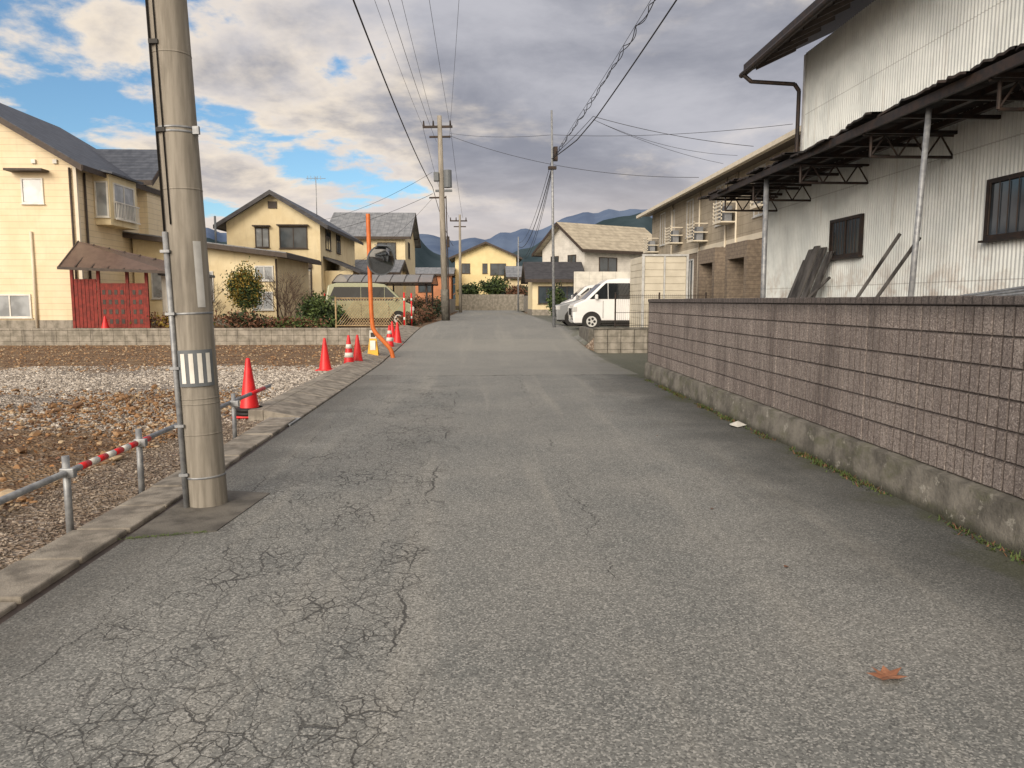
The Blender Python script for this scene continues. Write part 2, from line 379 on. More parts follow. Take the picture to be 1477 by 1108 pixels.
p=scatter(16000,-11,-3.25,8.8,18.5,lambda x,y:(.12+.88*sm((math.sin(x*1.3+y*.9)+math.sin(y*1.1-x*.5)+1.6)/2))*sm((y-8.4-max(0,-x-6)*.9)/2)); stones('gravel',p,RS.uniform(.010,.032,len(p)),M_ST1)
p=scatter(5500,-3.7,-2.76,3.0,10.5); stones('gravel',p,RS.uniform(.005,.015,len(p)),M_ST3)
cl=[(random.uniform(-11,-3.7),random.uniform(4.5,13)) for _ in range(34)]
p=scatter(9500,-13,-3.5,4.2,13.5,lambda x,y:min(1,.12+sum(math.exp(-((x-a)**2+(y-b)**2)/.4) for a,b in cl)))
p=[(x,y,z+random.random()**2*.08) for x,y,z in p]
stones('rubble',p,RS.uniform(.008,.034,len(p))*(1+1.6*(RS.rand(len(p))>.97)),M_ST2)
p=scatter(3500,-20,-3.4,17,27.2); stones('rubble',p,RS.uniform(.015,.045,len(p)),M_ST2)
k=MB()
for _ in range(5200):
    x=random.uniform(-12,-3.5); y=random.uniform(4.2,12)
    if random.random()>.25+.6*math.sin(x*1.7+y)*math.sin(y*1.3): continue
    a=random.uniform(0,6.28); s=random.uniform(.012,.035); z=H(x,y)-.01+random.uniform(0,.07)
    q=Vector((random.gauss(0,.5),random.gauss(0,.5),1)).normalized(); u=q.orthogonal().normalized(); v=q.cross(u); o=Vector((x,y,z)); u2=u*math.cos(a)+v*math.sin(a); v2=q.cross(u2)
    k.poly([o-u2*s,o+v2*s*.6,o+u2*s,o-v2*s*.6],[(0,1,2,3)],random.randrange(2))
k.build('dead_leaves',[M_DRY,mat('leaf_tan',lin(176,130,82),lin(150,106,64),8,.8)])
def mound(cx,cy,rx,ry,h):
    k=MB(); n=30; vs=[]
    for j in range(n+1):
        for i in range(n+1):
            u=-1+2*i/n; v=-1+2*j/n; r=math.hypot(u,v)
            vs.append((cx+u*rx,cy+v*ry,-.06+h*max(0,1-r*r)*(1+.5*math.sin(u*7+cx)*math.cos(v*6))+random.uniform(0,.03)))
    k.poly(vs,[(j*(n+1)+i,j*(n+1)+i+1,(j+1)*(n+1)+i+1,(j+1)*(n+1)+i) for j in range(n) for i in range(n)])
    k.build('dirt_mound',M_DIRT,smooth=True)
mound(-6.6,8.2,2.0,1.3,.16); mound(-5.0,7.0,1.3,.9,.1); mound(-8.2,11.5,2.4,1,.15)

# ---------------------------------------------------------------- right block wall
G=grp('block_wall')
WX=3.35; y0,y1=-4.0,15.0
k=MB(); prof=[]
for i in range(int(round((y1-y0)/.1))+1):
    y=y0+i*.1
    joint=i%4==0
    g=.020 if joint else .014; w=.013 if joint else .010
    prof+= [(y-w,random.uniform(0,.006)),(y-w*.5,g),(y+w*.5,g),(y+w,random.uniform(0,.006))]
prof=[(max(y0,min(y1,a)),b) for a,b in prof]
for r in range(6):
    z0=.32+r*.2+.006; z1=.32+(r+1)*.2-.006; vs=[]
    off=random.uniform(-.002,.002)
    for a,b in prof:
        vs+= [(WX+b+off+.012,a,z0-.006),(WX+b+off,a,z0+.004),(WX+b+off,a,z1-.004),(WX+b+off+.012,a,z1+.006)]
    k.poly(vs,[(i*4+j+4,i*4+j,i*4+j+1,i*4+j+5) for i in range(len(prof)-1) for j in range(3)])
k.poly([(WX,y1,.32),(WX+.15,y1,.32),(WX+.15,y1,1.52),(WX,y1,1.52)],[(0,1,2,3)])
k.poly([(WX+.15,y0,.32),(WX+.15,y1,.32),(WX+.15,y1,1.52),(WX+.15,y0,1.52)],[(0,1,2,3)])
k.build('blocks',M_BLOCK,G)
k=MB(); y=y0
while y<y1-.01:
    k.box((WX-.012,y+.005,1.5205),(WX+.162,min(y+.395,y1+.01),1.585+random.uniform(-.003,.003))); y+=.4
k.build('coping',M_BLOCK,G,bevel=.008)
k=MB(); yy=list(np.arange(y0,y1,.25))+[y1]; vs=[]
for y in yy:
    j=random.uniform(-.008,.008)
    vs+=[(WX-.075+j,y,-.1),(WX-.055+j*.6,y,.16),(WX-.045+j*.4,y,.3+j*.5),(WX+.02,y,.318)]
k.poly(vs,[(i*4+j+4,i*4+j,i*4+j+1,i*4+j+5) for i in range(len(yy)-1) for j in range(3)])
k.poly([(WX-.075,y1,-.1),(WX+.15,y1,-.1),(WX+.15,y1,.319),(WX-.045,y1,.31)],[(0,1,2,3)])
k.build('foundation',M_FOUND,G)
k=MB()
for _ in range(1100):
    y=random.uniform(2.6,15); c=math.sin(y*2.1)+math.sin(y*5.3+1)
    if random.random()>.4+.35*c: continue
    x=WX-.085-abs(random.gauss(0,.035))
    for q in range(10):
        a=random.uniform(0,6.28); L=random.uniform(.012,.05); w=.007
        px,py=x+random.gauss(0,.02),y+random.gauss(0,.03)
        k.poly([(px-w*math.sin(a),py+w*math.cos(a),.0),(px+w*math.sin(a),py-w*math.cos(a),.0),(px+L*math.cos(a)*.8,py+L*math.sin(a)*.8,L*random.uniform(.3,1))],[(0,1,2)],random.random()<.25)
k.build('weeds',[M_GREEN,M_DRY])

# leaf and litter
k=MB(); L=[]
for i in range(14):
    a=i/14*2*math.pi; r=.085*(1 if i%2 else .55)*random.uniform(.8,1.1); L.append((1.67+r*math.cos(a),2.88+r*math.sin(a)*.9,.012+.012*(i%2)+.004*math.sin(a*3)))
k.poly([(1.67,2.88,.008)]+L,[(0,i+1,(i+1)%14+1) for i in range(14)]); k.build('fallen_leaf',mat('leaf_fallen',lin(160,114,88),lin(136,92,70),30,.8))
k=MB()
for _ in range(22):
    x,y=random.uniform(-1.9,3.1),random.uniform(2.5,14)
    if x<1.6 and random.random()<.85: continue
    a=random.uniform(0,3); s=random.uniform(.010,.022)
    k.poly([(x+s*math.cos(a+t),y+s*math.sin(a+t),.006+.006*(q%2)) for q,t in enumerate((0,1.3,2.6,4.2))],[(0,1,2,3)])
k.build('leaf_litter',M_DRY)
k=MB(); k.poly([(3.05,9.0,.03),(3.13,8.95,.01),(3.28,9.05,.02),(3.22,9.2,.05),(3.1,9.17,.015),(3.17,9.1,.06)],[(0,1,5),(1,2,5),(2,3,5),(3,4,5),(4,0,5)]); k.build('litter_paper',M_WHITE)

# ---------------------------------------------------------------- near utility pole
G=grp('utility_pole',(-2.12,5.72,0),ry=-math.radians(1.9))
pr_=lambda z:.151-.0045*z
k=MB(); N=36; vs=[]
hs=[-.1,0,1,2,3,4,6,8,10.5]
for h in hs:
    r=pr_(h)
    for i in range(N): t=2*math.pi*i/N; vs.append((r*math.cos(t),r*math.sin(t),h))
k.poly(vs,[(j*N+i,j*N+(i+1)%N,(j+1)*N+(i+1)%N,(j+1)*N+i) for j in range(len(hs)-1) for i in range(N)]+[tuple(range((len(hs)-1)*N,len(hs)*N))])
k.build('shaft',M_POLE,G,smooth=True)
def band(z,m=M_STEEL,h=.015,d=.003):
    C('band',(0,0,z),(0,0,z+h),pr_(z)+d,m,G,n=32)
for z in (.22,1.45,2.75,2.78): band(z)
for z in (.55,.78,.82,2.35,3.3): band(z,M_POLE,.010,.002)
def around(a,r,z): a=math.radians(a); return (r*math.cos(a),r*math.sin(a),z)
C('conduit',around(-128,.170,0),around(-128,.160,2.05),.019,M_STEEL,G); C('conduit_b',around(-146,.160,0),around(-146,.152,1.95),.009,M_STEELD,G)
C('cable',around(-133,.155,2.0),around(-133,.12,9),.008,M_BLACK,G); C('cable_b',around(-108,.150,2.1),around(-108,.12,9),.005,M_BLACK,G)
for z in (.25,.62,1.05,1.45,1.9): q=around(-128,.168,z); B('clamp',(q[0]-.03,q[1]-.024,z),(q[0]+.035,q[1]+.03,z+.02),M_STEEL,G)
for z in (2.75,3.35,3.9): q=around(-115,.145,z); B('cable_tie',(q[0]-.035,q[1]-.015,z),(q[0]+.03,q[1]+.02,z+.03),M_BLACK,G)
B('band_bolt',(.13,-.06,2.745),(.175,-.03,2.80),M_STEEL,G)
k=MB()
a0=math.radians(-118); a1=math.radians(-22); n=16; r=.160; vs=[]
for i in range(n+1):
    t=a0+(a1-a0)*i/n; vs+=[(r*math.cos(t),r*math.sin(t),.92),(r*math.cos(t),r*math.sin(t),1.19)]
k.poly(vs,[(2*i,2*i+2,2*i+3,2*i+1) for i in range(n)],0); k.build('sign_plate',M_GREYP,G)
k=MB(); r=.1625
for s in range(4):
    i0=1.6+s*3.6
    for q in range(2):
        i=i0+q*.95
        t0=a0+(a1-a0)*i/n; t1=a0+(a1-a0)*(i+.95)/n
        k.poly([(r*math.cos(t0),r*math.sin(t0),.945),(r*math.cos(t1),r*math.sin(t1),.945),(r*math.cos(t1),r*math.sin(t1),1.165),(r*math.cos(t0),r*math.sin(t0),1.165)],[(0,1,2,3)])
k.build('sign_stripes',M_WHITE,G)
k=MB(); 
for i in range(4):
    t0=math.radians(-52+i*6); t1=math.radians(-52+(i+1)*6); r=.1475
    k.poly([(r*math.cos(t0),r*math.sin(t0),1.5),(r*math.cos(t1),r*math.sin(t1),1.5),(r*math.cos(t1),r*math.sin(t1),1.98),(r*math.cos(t0),r*math.sin(t0),1.98)],[(0,1,2,3)])
k.build('number_plate',M_ALU,G)
B('number_plate_top',(.06,-.145,3.72),(.12,-.12,3.86),M_WHITE,G)
k=MB(); k.box((-.7,-.05,9.2),(.7,.05,9.3)); k.build('crossarm',M_STEELD,G)

# ---------------------------------------------------------------- pipe barrier
G=grp('pipe_barrier'); X0=-2.75
C('rail',(X0-.02,2.2,.39),(X0-.12,10.2,.41),.022,M_STEEL,G)
for y in (3.9,5.07,6.15,7.3,8.5): C('post',(X0-.055,y,-.1),(X0-.06,y+.01,.51),.024,M_STEEL,G); B('clamp',(X0-.09,y-.025,.365),(X0+.005,y+.025,.43),M_STEEL,G,.006)
y=5.25
for i in range(9):
    C('tape',(X0-.058,y,.3975),(X0-.060,y+.12,.398),.0245,M_RED if i%2==0 else M_WHITE,G); y+=.121
C('tape',(X0-.109,9.3,.407),(X0-.116,9.9,.409),.0245,M_RED,G)

# ---------------------------------------------------------------- cones
def cone(x,y,h=.7,stripes=False,m=M_RED,rz=0,weight=False,z=None):
    z=H(x,y)-.03 if z is None else z
    G=grp('traffic_cone',(x,y,z),rz)
    B('base',(-.19,-.19,0),(.19,.19,.03),m,G,.012)
    k=MB(); n=24; ring=[(.145,.03),(.135,.06),(.03,h-.02),(.022,h),(.0,h+.002)]; vs=[]
    for r,zz in ring:
        for i in range(n): t=2*math.pi*i/n; vs.append((r*math.cos(t),r*math.sin(t),zz))
    k.poly(vs,[(j*n+i,j*n+(i+1)%n,(j+1)*n+(i+1)%n,(j+1)*n+i) for j in range(4) for i in range(n)]); k.build('body',m,G,smooth=True)
    if stripes:
        for a,b2 in((.25,.36),(.46,.56)):
            rr=lambda q:.135+(.03-.135)*(q-.06)/(h-.08)+.003
            C('stripe',(0,0,a),(0,0,b2),rr(a),M_WHITE,G,rr(b2),24)
    if weight:
        for i in range(2): 
            C('weight',(0,0,.035+i*.05),(0,0,.08+i*.05),.2-.012*i,M_BLACK,G,.185-.012*i,24)
cone(-3.17,10.25,.80,weight=True,z=-.02)
cone(-3.58,17.2,.74); cone(-3.16,17.9,.77,True,rz=.3); cone(-3.02,18.3,.76,rz=.2); cone(-2.72,22.2,.72,True,z=.12); cone(-2.85,24.0,.7,False,z=.2)
cone(-2.6,23.2,.7,z=.2)
G=grp('caution_stand',(-2.9,20.1,.05)); 
k=MB(); k.slab([(-.16,-.14,.02),(.16,-.14,.02),(.16,.14,.02),(-.16,.14,.02)],.02)
k.poly([(-.15,-.12,0),(.15,-.12,0),(.09,0,.55),(-.09,0,.55),(-.15,.12,0),(.15,.12,0)],[(0,1,2,3),(5,4,3,2)]); k.build('board',M_YEL,G)
B('notice',(-.07,-.09,.2),(.07,-.075,.45),M_WHITE,G); B('notice_top',(-.09,-.02,.5),(.09,0.0,.72),M_WHITE,G,.01); B('print',(-.06,-.026,.54),(.06,-.021,.66),M_BROWN,G)

# ---------------------------------------------------------------- convex mirror
G=grp('traffic_mirror',(0,0,0))
pts=[(-2.36,20.0,-.02),(-2.42,20,.25),(-2.62,20,.5),(-2.82,20,.72),(-2.9,20,1.0),(-2.93,20,2.0),(-2.95,20,3.8)]
sp=[]
for i in range(len(pts)-1):
    for t in np.linspace(0,1,6)[:-1]:
        P=[Vector(pts[max(0,min(len(pts)-1,i+d))]) for d in(-1,0,1,2)]
        sp.append(.5*((2*P[1])+(-P[0]+P[2])*t+(2*P[0]-5*P[1]+4*P[2]-P[3])*t*t+(-P[0]+3*P[1]-3*P[2]+P[3])*t**3))
sp.append(Vector(pts[-1]))
cu=bpy.data.curves.new('post','CURVE'); cu.dimensions='3D'; cu.bevel_depth=.058; cu.bevel_resolution=4; cu.use_fill_caps=True
s=cu.splines.new('POLY'); s.points.add(len(sp)-1)
for i,q in enumerate(sp): s.points[i].co=(*q,1)
cu.materials.append(M_ORANGE); o=bpy.data.objects.new('post',cu); link(o,G)
mg=bpy.data.objects.new('mirror_head',None); link(mg,G); mg.location=(-2.62,19.9,2.60); mg.rotation_euler=(math.radians(10),0,math.radians(30))
k=MB(); n=36; rings=8; vs=[(0,-.10,0)]
for j in range(1,rings+1):
    a=j/rings
    for i in range(n): t=2*math.pi*i/n; vs.append((.38*a*math.cos(t),-.10*(1-a*a),.38*a*math.sin(t)))
fs=[(0,1+i,1+(i+1)%n) for i in range(n)]+[(1+(j-1)*n+i,1+j*n+i,1+j*n+(i+1)%n,1+(j-1)*n+(i+1)%n) for j in range(1,rings) for i in range(n)]
k.poly(vs,fs); o=k.build('mirror_face',M_MIRROR,mg,smooth=True)
C('back',(0,.005,0),(0,.06,0),.39,M_GREYP,mg,.34,36); C('rim',(0,-.012,0),(0,.012,0),.392,M_GREYP,mg,n=36)
B('visor',(-.2,-.16,.385),(.2,.03,.40),M_GREYP,mg,.005)
k=MB(); k.cyl((-2.62,19.98,2.7),(-2.93,20,2.75),.02); k.cyl((-2.62,19.98,2.5),(-2.93,20,2.5),.02); k.build('bracket',M_STEEL,G)

# ---------------------------------------------------------------- windows / houses
def window(G,face,u,z0,w,h,base,frame=M_ALU,gl=M_GLASS,mull=1,d=.05):
    ax,pl,sg=face
    def P(uu,dd,zz): return (uu,pl+sg*dd,zz) if ax=='y' else (pl+sg*dd,uu,zz)
    k=MB(); t=.06; a,b2=u-w/2,u+w/2; z1=z0+h
    k.box(P(a-t,0.003,z0-t),P(b2+t,d,z0)); k.box(P(a-t,0.003,z1),P(b2+t,d,z1+t))
    k.box(P(a-t,.003,z0),P(a,d,z1)); k.box(P(b2,.003,z0),P(b2+t,d,z1))
    for i in range(1,mull+1): c=a+w*i/(mull+1); k.box(P(c-.025,.003,z0),P(c+.025,d*.8,z1))
    k.box(P(a-t-.04,.003,z0-t-.03),P(b2+t+.04,d+.04,z0-t-.002))
    k.build('window_frame',frame,G)
    B('window_glass',P(a,0.004,z0),P(b2,d*.4,z1),gl,G)
def gable(name,loc,rz,w,d,base,eave,ridge,axis,ov,wm,rm,wins=(),fm=M_BROWN,th=.14,found=True):
    G=grp(name,loc,rz)
    k=MB()
    if axis=='y':
        c=w/2
        k.poly([(0,0,base),(w,0,base),(w,0,eave),(c,0,ridge),(0,0,eave),(0,d,base),(w,d,base),(w,d,eave),(c,d,ridge),(0,d,eave)],
          [(0,1,2,3,4),(9,8,7,6,5),(1,6,7,2),(5,0,4,9)])
    else:
        c=d/2
        k.poly([(0,0,base),(0,d,base),(0,d,eave),(0,c,ridge),(0,0,eave),(w,0,base),(w,d,base),(w,d,eave),(w,c,ridge),(w,0,eave)],
          [(4,3,2,1,0),(5,6,7,8,9),(0,5,9,4),(6,1,2,7)])
    k.build('walls',wm,G)
    k=MB(); kf=MB(); sl=(ridge-eave)/c
    e=eave-sl*ov+th+.01; rg=ridge+th+.01
    if axis=='y':
        for sx in(0,1):
            xe=-ov if sx==0 else w+ov
            k.slab([(xe,-ov,e),(c,-ov,rg),(c,d+ov,rg),(xe,d+ov,e)],th)
            kf.slab([(xe,-ov-.03,e-.02),(c,-ov-.03,rg-.02),(c,-ov-.002,rg-.02),(xe,-ov-.002,e-.02)],th+.1)
            kf.box((xe-.03 if sx==0 else xe+.002,-ov,e-th-.08),(xe-.002 if sx==0 else xe+.03,d+ov,e-.01))
    else:
        for sy in(0,1):
            ye=-ov if sy==0 else d+ov
            k.slab([(-ov,ye,e),(w+ov,ye,e),(w+ov,c,rg),(-ov,c,rg)],th)
            for xx in((-ov-.03,-ov-.002),(w+ov+.002,w+ov+.03)): kf.slab([(xx[0],ye,e-.02),(xx[1],ye,e-.02),(xx[1],c,rg-.02),(xx[0],c,rg-.02)],th+.1)
            kf.box((-ov,ye-.03 if sy==0 else ye+.002,e-th-.08),(w+ov,ye-.002 if sy==0 else ye+.03,e-.01))
    k.build('roof',rm,G); kf.build('fascia',fm,G)
    if found: B('foundation',(-.02,-.02,base-.6),(w+.02,d+.02,base+.35),M_CONC,G)
    for wn in wins:
        f,u,z0,ww,hh=wn[:5]; kw=wn[5] if len(wn)>5 else {}
        pl={'f':('y',0,-1),'r':('x',w,1),'l':('x',0,-1)}[f]
        window(G,pl,u,z0,ww,hh,base,**kw)
    return G
WB=dict(frame=M_BROWN); WC=dict(gl=M_GLASSC); WBC=dict(frame=M_BROWN,gl=M_GLASSC); WM=dict(gl=M_GLASSM)

# House A (far left)
G=gable('cream_house',(-25.5,30,0),0,10,8,.45,6.8,9.8,'y',.5,M_CREAM,M_ROOFB,
  [('f',8.35,5.3,.7,.85,dict(gl=M_GLASSC,mull=0,frame=M_WHITE)),('f',7.2,.95,1.5,.8,dict(frame=M_WHITE,mull=1,gl=M_GLASSC))])
B('window_awning',(7.6,-.5,6.42),(9.0,0,6.5),M_BROWN,G); B('corner_trim',(9.9,-.02,.45),(10.02,.1,6.8),M_TRIM,G)
B('bay_box',(10,1.3,4.6),(10.6,3.7,6.6),M_CREAM2,G)
window(G,('x',10.6,1),2.5,4.95,1.7,1.3,0,frame=M_WHITE,gl=M_GLASSC); window(G,('y',1.3,-1),10.3,4.95,.4,1.3,0,frame=M_WHITE,gl=M_GLASSC,mull=0)
k=MB()
for i in range(16): k.box((10.75,1.5+i*.13,4.85),(10.77,1.53+i*.13,5.5))
k.box((10.73,1.45,5.5),(10.79,3.55,5.54)); k.box((10.73,1.45,4.82),(10.79,3.55,4.86)); k.build('balcony_rail',M_WHITE,G)
k=MB(); k.slab([(9.9,1.1,6.85),(10.85,1.1,6.65),(10.85,3.9,6.65),(9.9,3.9,6.85)],.08); k.build('bay_roof',M_ROOFB,G)
C('downpipe',(9.8,-.07,.5),(9.8,-.07,6.6),.04,M_BROWN,G); C('downpipe',(8.2,-.06,.5),(8.2,-.06,4.2),.05,M_TRIM,G)
C('downpipe',(10.06,.5,.5),(10.06,.5,6.5),.045,M_BROWN,G)
C('antenna',(5.5,1,9.5),(5.5,1,12),.02,M_STEEL,G)
for xx in (8.4,9.2): B('vent',(xx,-.08,6.75),(xx+.15,0,6.9),M_WHITE,G)
gable('cream_house_wing',(-22.5,35.2,0),0,7.4,3.6,.45,7.1,8.5,'x',.45,M_CREAM,M_ROOFB)
# single-storey part with mono roof
G=grp('single_storey_annex',(-15.4,34.2,0))
k=MB(); k.poly([(0,0,.45),(6.3,0,.45),(6.3,0,3.5),(0,0,4.3),(0,6,.45),(6.3,6,.45),(6.3,6,3.5),(0,6,4.3)],[(0,1,2,3),(1,5,6,2),(4,0,3,7),(5,4,7,6)]); k.build('walls',M_CREAM2,G)
k=MB(); k.slab([(-.2,-.7,4.5),(6.9,-.7,3.62),(6.9,6.4,3.62),(-.2,6.4,4.5)],.2); k.build('roof',M_BROWN,G)
k=MB(); k.slab([(-.15,-.65,4.55),(6.85,-.65,3.67),(6.85,6.3,3.67),(-.15,6.3,4.55)],.045); k.build('roof_sheet',M_ROOFG,G)
B('foundation',(-.02,-.02,0),(6.32,6,.8),M_CONC,G)
for u,z,w,h in((1.6,1.7,1.6,1.1),(3.2,1.6,.4,1.2),(5.7,2.5,.7,.55),(5.6,1.2,.8,.7)): window(G,('y',0,-1),u,z,w,h,0,gl=M_GLASSC)
C('downpipe',(6.25,-.08,.5),(6.25,-.08,3.4),.04,M_BROWN,G); C('vent_pipe',(2.6,3,4),(2.6,3,5.6),.05,M_GREYP,G)
B('ledge',(4.3,-.1,1.0),(4.9,-.02,1.05),M_CONC,G)
# red gate with awning
G=grp('red_gate_shelter',(-15.2,28.6,.45))
for x in (0,.95,2.0,2.7): B('post',(x,-.04,0),(x+.1,.06,2.3),M_REDW,G)
k=MB()
for i in range(6): k.box((.12+i*.135,-.02,.1),(.24+i*.135,.01,1.9))
for z in (.2,.8,1.4,1.8): k.box((.1,.012,z),(.94,.04,z+.06))
k.box((1.06,-.02,.1),(1.98,.02,1.75)); k.box((2.11,-.02,.1),(2.69,.02,1.75)); k.build('slats',M_REDW,G)
k=MB()
for i in range(7):
    for j in range(4): k.box((1.13+i*.22,-.03,.25+j*.36),(1.24+i*.22,-.022,.42+j*.36))
k.build('gate_openings',M_BROWN,G)
m,T,b=newmat('smoked_polycarbonate'); b.inputs['Roughness'].default_value=.25; b.inputs['Alpha'].default_value=.86
T.put(b.inputs['Base Color'],T.mix(T.noise(T.pos(),4).outputs[0],(.10,.07,.06,1),(.20,.14,.115,1))); M_POLY=m
m,T,b=newmat('grey_polycarbonate'); b.inputs['Roughness'].default_value=.3; b.inputs['Alpha'].default_value=.75
T.put(b.inputs['Base Color'],T.mix(T.noise(T.pos(),3).outputs[0],(.20,.20,.20,1),(.34,.34,.34,1))); M_POLYG=m
k=MB(); k.slab([(-.1,-.6,2.3),(3.9,-.6,2.15),(3.9,.9,2.45),(-.1,.9,3.35)],.02); k.build('awning_sheet',M_POLY,G)
k=MB()
for i in range(8): 
    t=i/7; x=-.1+4.0*t; k.slab([(x-.025,-.6,2.325-.15*t),(x+.025,-.6,2.325-.15*t),(x+.025,.9,3.375-.9*t),(x-.025,.9,3.375-.9*t)],.02)
k.slab([(-.12,-.64,2.33),(3.92,-.64,2.18),(3.92,-.605,2.18),(-.12,-.605,2.33)],.1); k.build('awning_frame',M_BROWN,G)
cone(-13.75,28.0,.5,z=.5)
G=grp('garden_shed',(-12.2,29.3,.45)); B('body',(0,0,0),(1.5,1.2,2.05),mat('shed_metal',lin(214,212,204),None,2,.5,lines=[('X',.1,.12,.3)]),G,.01)
k=MB(); k.slab([(-.08,-.1,2.15),(1.58,-.1,2.15),(1.58,1.3,2.1),(-.08,1.3,2.1)],.09); k.build('roof',M_GREYP,G); B('door_gap',(.74,-.006,.1),(.76,-.002,1.95),M_BROWN,G)

# House B
G=gable('gabled_cream_house',(-14.85,45,0),0,5.4,12,.6,6.1,7.75,'y',.55,M_CREAM2,M_ROOFB,
 [('f',2.05,4.7,.7,1.05,WBC),('f',3.85,4.65,1.5,1.15,WB),('f',3.9,1.5,1.8,1.9,WBC),
  ('r',2.2,4.7,1.4,1.1,WB),('r',5.5,4.7,1.2,1.1,WB),('r',2.5,1.5,1.6,1.1,WB)],fm=M_ROOFD)
B('gable_vent',(2.45,-.06,6.9),(2.95,-.003,7.3),M_BROWN,G); B('shutter_box',(2.9,-.14,3.45),(4.9,-.06,3.7),M_BROWN,G); B('blind',(3.02,-.08,1.6),(4.78,-.055,3.3),M_ROOFT,G)
B('window_hood',(1.55,-.3,5.85),(2.55,0,5.92),M_BROWN,G); B('window_hood',(2.95,-.3,5.9),(4.75,0,5.97),M_BROWN,G)
k=MB(); k.slab([(5.42,.6,4.2),(7.6,.6,3.3),(7.6,6,3.3),(5.42,6,4.2)],.14); k.build('side_roof',M_ROOFD,G); B('side_room',(5.42,1,.6),(7.1,5.6,3.35),M_CREAM2,G)
window(G,('y',1,-1),6.3,1.4,.9,1.1,0,frame=M_BROWN)
C('antenna',(4.6,3,6.5),(4.6,3,9.2),.025,M_STEEL,G)
k=MB()
for i in range(5): k.cyl((4.1+i*.2,3,9.0),(4.1+i*.2,3.0,9.25),.012)
k.cyl((4.0,3,9.1),(5.2,3,9.1),.015); k.build('antenna_bars',M_STEEL,G)
gable('grey_roofed_house',(-12.2,62,0),0,6.0,9,.6,6.8,9.0,'x',.5,M_CREAM2,M_ROOFG,[('f',4.5,5.0,1.4,1.2,WB),('r',3,5.2,1.2,1.2,WB)])
gable('far_cream_house',(-9.4,56,0),0,3.0,7,.6,3.6,4.6,'x',.4,M_CREAM2,M_ROOFG,[('f',1.4,1.8,1.2,1.0,WB)])
gable('orange_roof_building',(-8.6,88,0),0,5.0,7,.6,4.6,5.4,'x',.4,mat('orange_wall',lin(190,130,96),None,1),M_ROOFG,[('f',2,2.6,1.4,1,WB)])
gable('yellow_house',(-3.2,92,0),0,7.4,9,.6,6.9,8.5,'y',.7,M_YELW,M_ROOFD,[('f',1.3,4.9,.9,1.1,WB),('f',3.6,4.9,.5,1.1,WB),('f',5.2,4.7,1.8,1.3,WB),('f',5.2,2,1.8,1.5,WB),('f',1.5,2,1.4,1.4,WB)])
gable('low_cream_house',(3.2,84,0),0,7,7,.6,4.2,5.4,'x',.5,M_CREAM2,M_ROOFG,[('f',2,1.8,1.4,1.3,WB)])
G=gable('white_house',(7.5,55,0),math.radians(30),7.6,5.4,.6,5.5,7.3,'x',.6,mat('white_siding',lin(226,224,218),None,1.5,.8,lines=[('Z',.3,.05,.25)]),M_ROOFT,
 [('f',2.2,3.7,1.6,1.0,WB),('f',5.2,3.7,1.4,1.0,WC),('l',1.5,3.7,.9,1.2,WB),('l',3.7,3.7,.9,1.2,WB),('l',2.6,1.4,1.6,1.3,WB)])
G=gable('dark_roofed_annex',(3.5,52,0),0,3.2,5,.6,3.1,4.2,'x',.5,M_CREAM2,M_ROOFD,[('f',1.0,1.4,1.1,1.1,WB),('f',2.4,1.4,1.1,1.1,WB)])
G=gable('blue_grey_house',(14.2,66,0),0,8,8,.6,5.6,7.2,'y',.5,M_APT,M_ROOFB,[('f',2,4,1.4,1.1,WB),('f',5.5,4,1.4,1.1,WB)])
B('boundary_wall',(-2.2,76.5,.5),(4.3,76.7,2.2),M_CONC); B('boundary_wall',(4.0,58,.5),(4.2,72,2.0),M_CONC)
B('boundary_wall',(-2.6,52,.5),(-2.45,70,1.7),M_CONC)
B('boundary_wall',(6.2,50.5,.5),(12.5,50.7,3.5),mat('white_panel_fence',lin(224,222,214),None,2,.7,lines=[('X',.9,.03,.5),('Z',.6,.03,.4)]))

# low wall of the left lot
G=grp('low_block_wall')
k=MB(); x=-30.0
while x<-3.6:
    w=.4
    for r in range(3): k.box((x+.003,27.42,-.1+r*.2+.003),(x+w-.003,27.57,.1+r*.2-.003))
    k.box((x+.002,27.40,.502),(x+w-.002,27.59,.57)); x+=.4
k.build('blocks',M_CONC,G,bevel=.006)

# apartment
G=gable('apartment_building',(9.2,18.6,0),0,8.5,22,.5,6.35,8.3,'y',.65,M_GREYT,M_ROOFG,
 [('l',3.0,4.6,1.1,1.3,WM),('l',6.3,4.4,.8,1.5,WM),('l',10.4,4.5,.9,1.4,WM),('l',14.6,4.4,.9,1.5,WM),('l',19.6,4.4,.9,1.5,WM),('l',17.6,4.9,.5,.9,WM),
  ('l',10.2,1.6,.9,1.7,WM),('l',14.4,1.6,.9,1.7,WM),('l',19.4,1.6,.9,1.7,WM),('l',12.4,2.5,.4,.7,WM)],fm=M_TRIM)
B('upper_cladding',(-.025,-.02,3.8),(-.002,22,6.2),M_APT,G)
B('floor_band',(-.04,-.03,3.6),(-.002,22,3.798),M_TRIM,G); B('gutter',(-.78,-.6,6.0),(-.69,22.6,6.14),M_TRIM,G)
B('soffit',(-.66,-.5,6.10),(-.03,22.5,6.16),M_SHADE,G)
for yy in(8.4,9.6,13.0,17.6):
    C('downpipe',(-.07,yy,.5),(-.07,yy,6.1),.035,M_TRIM,G)
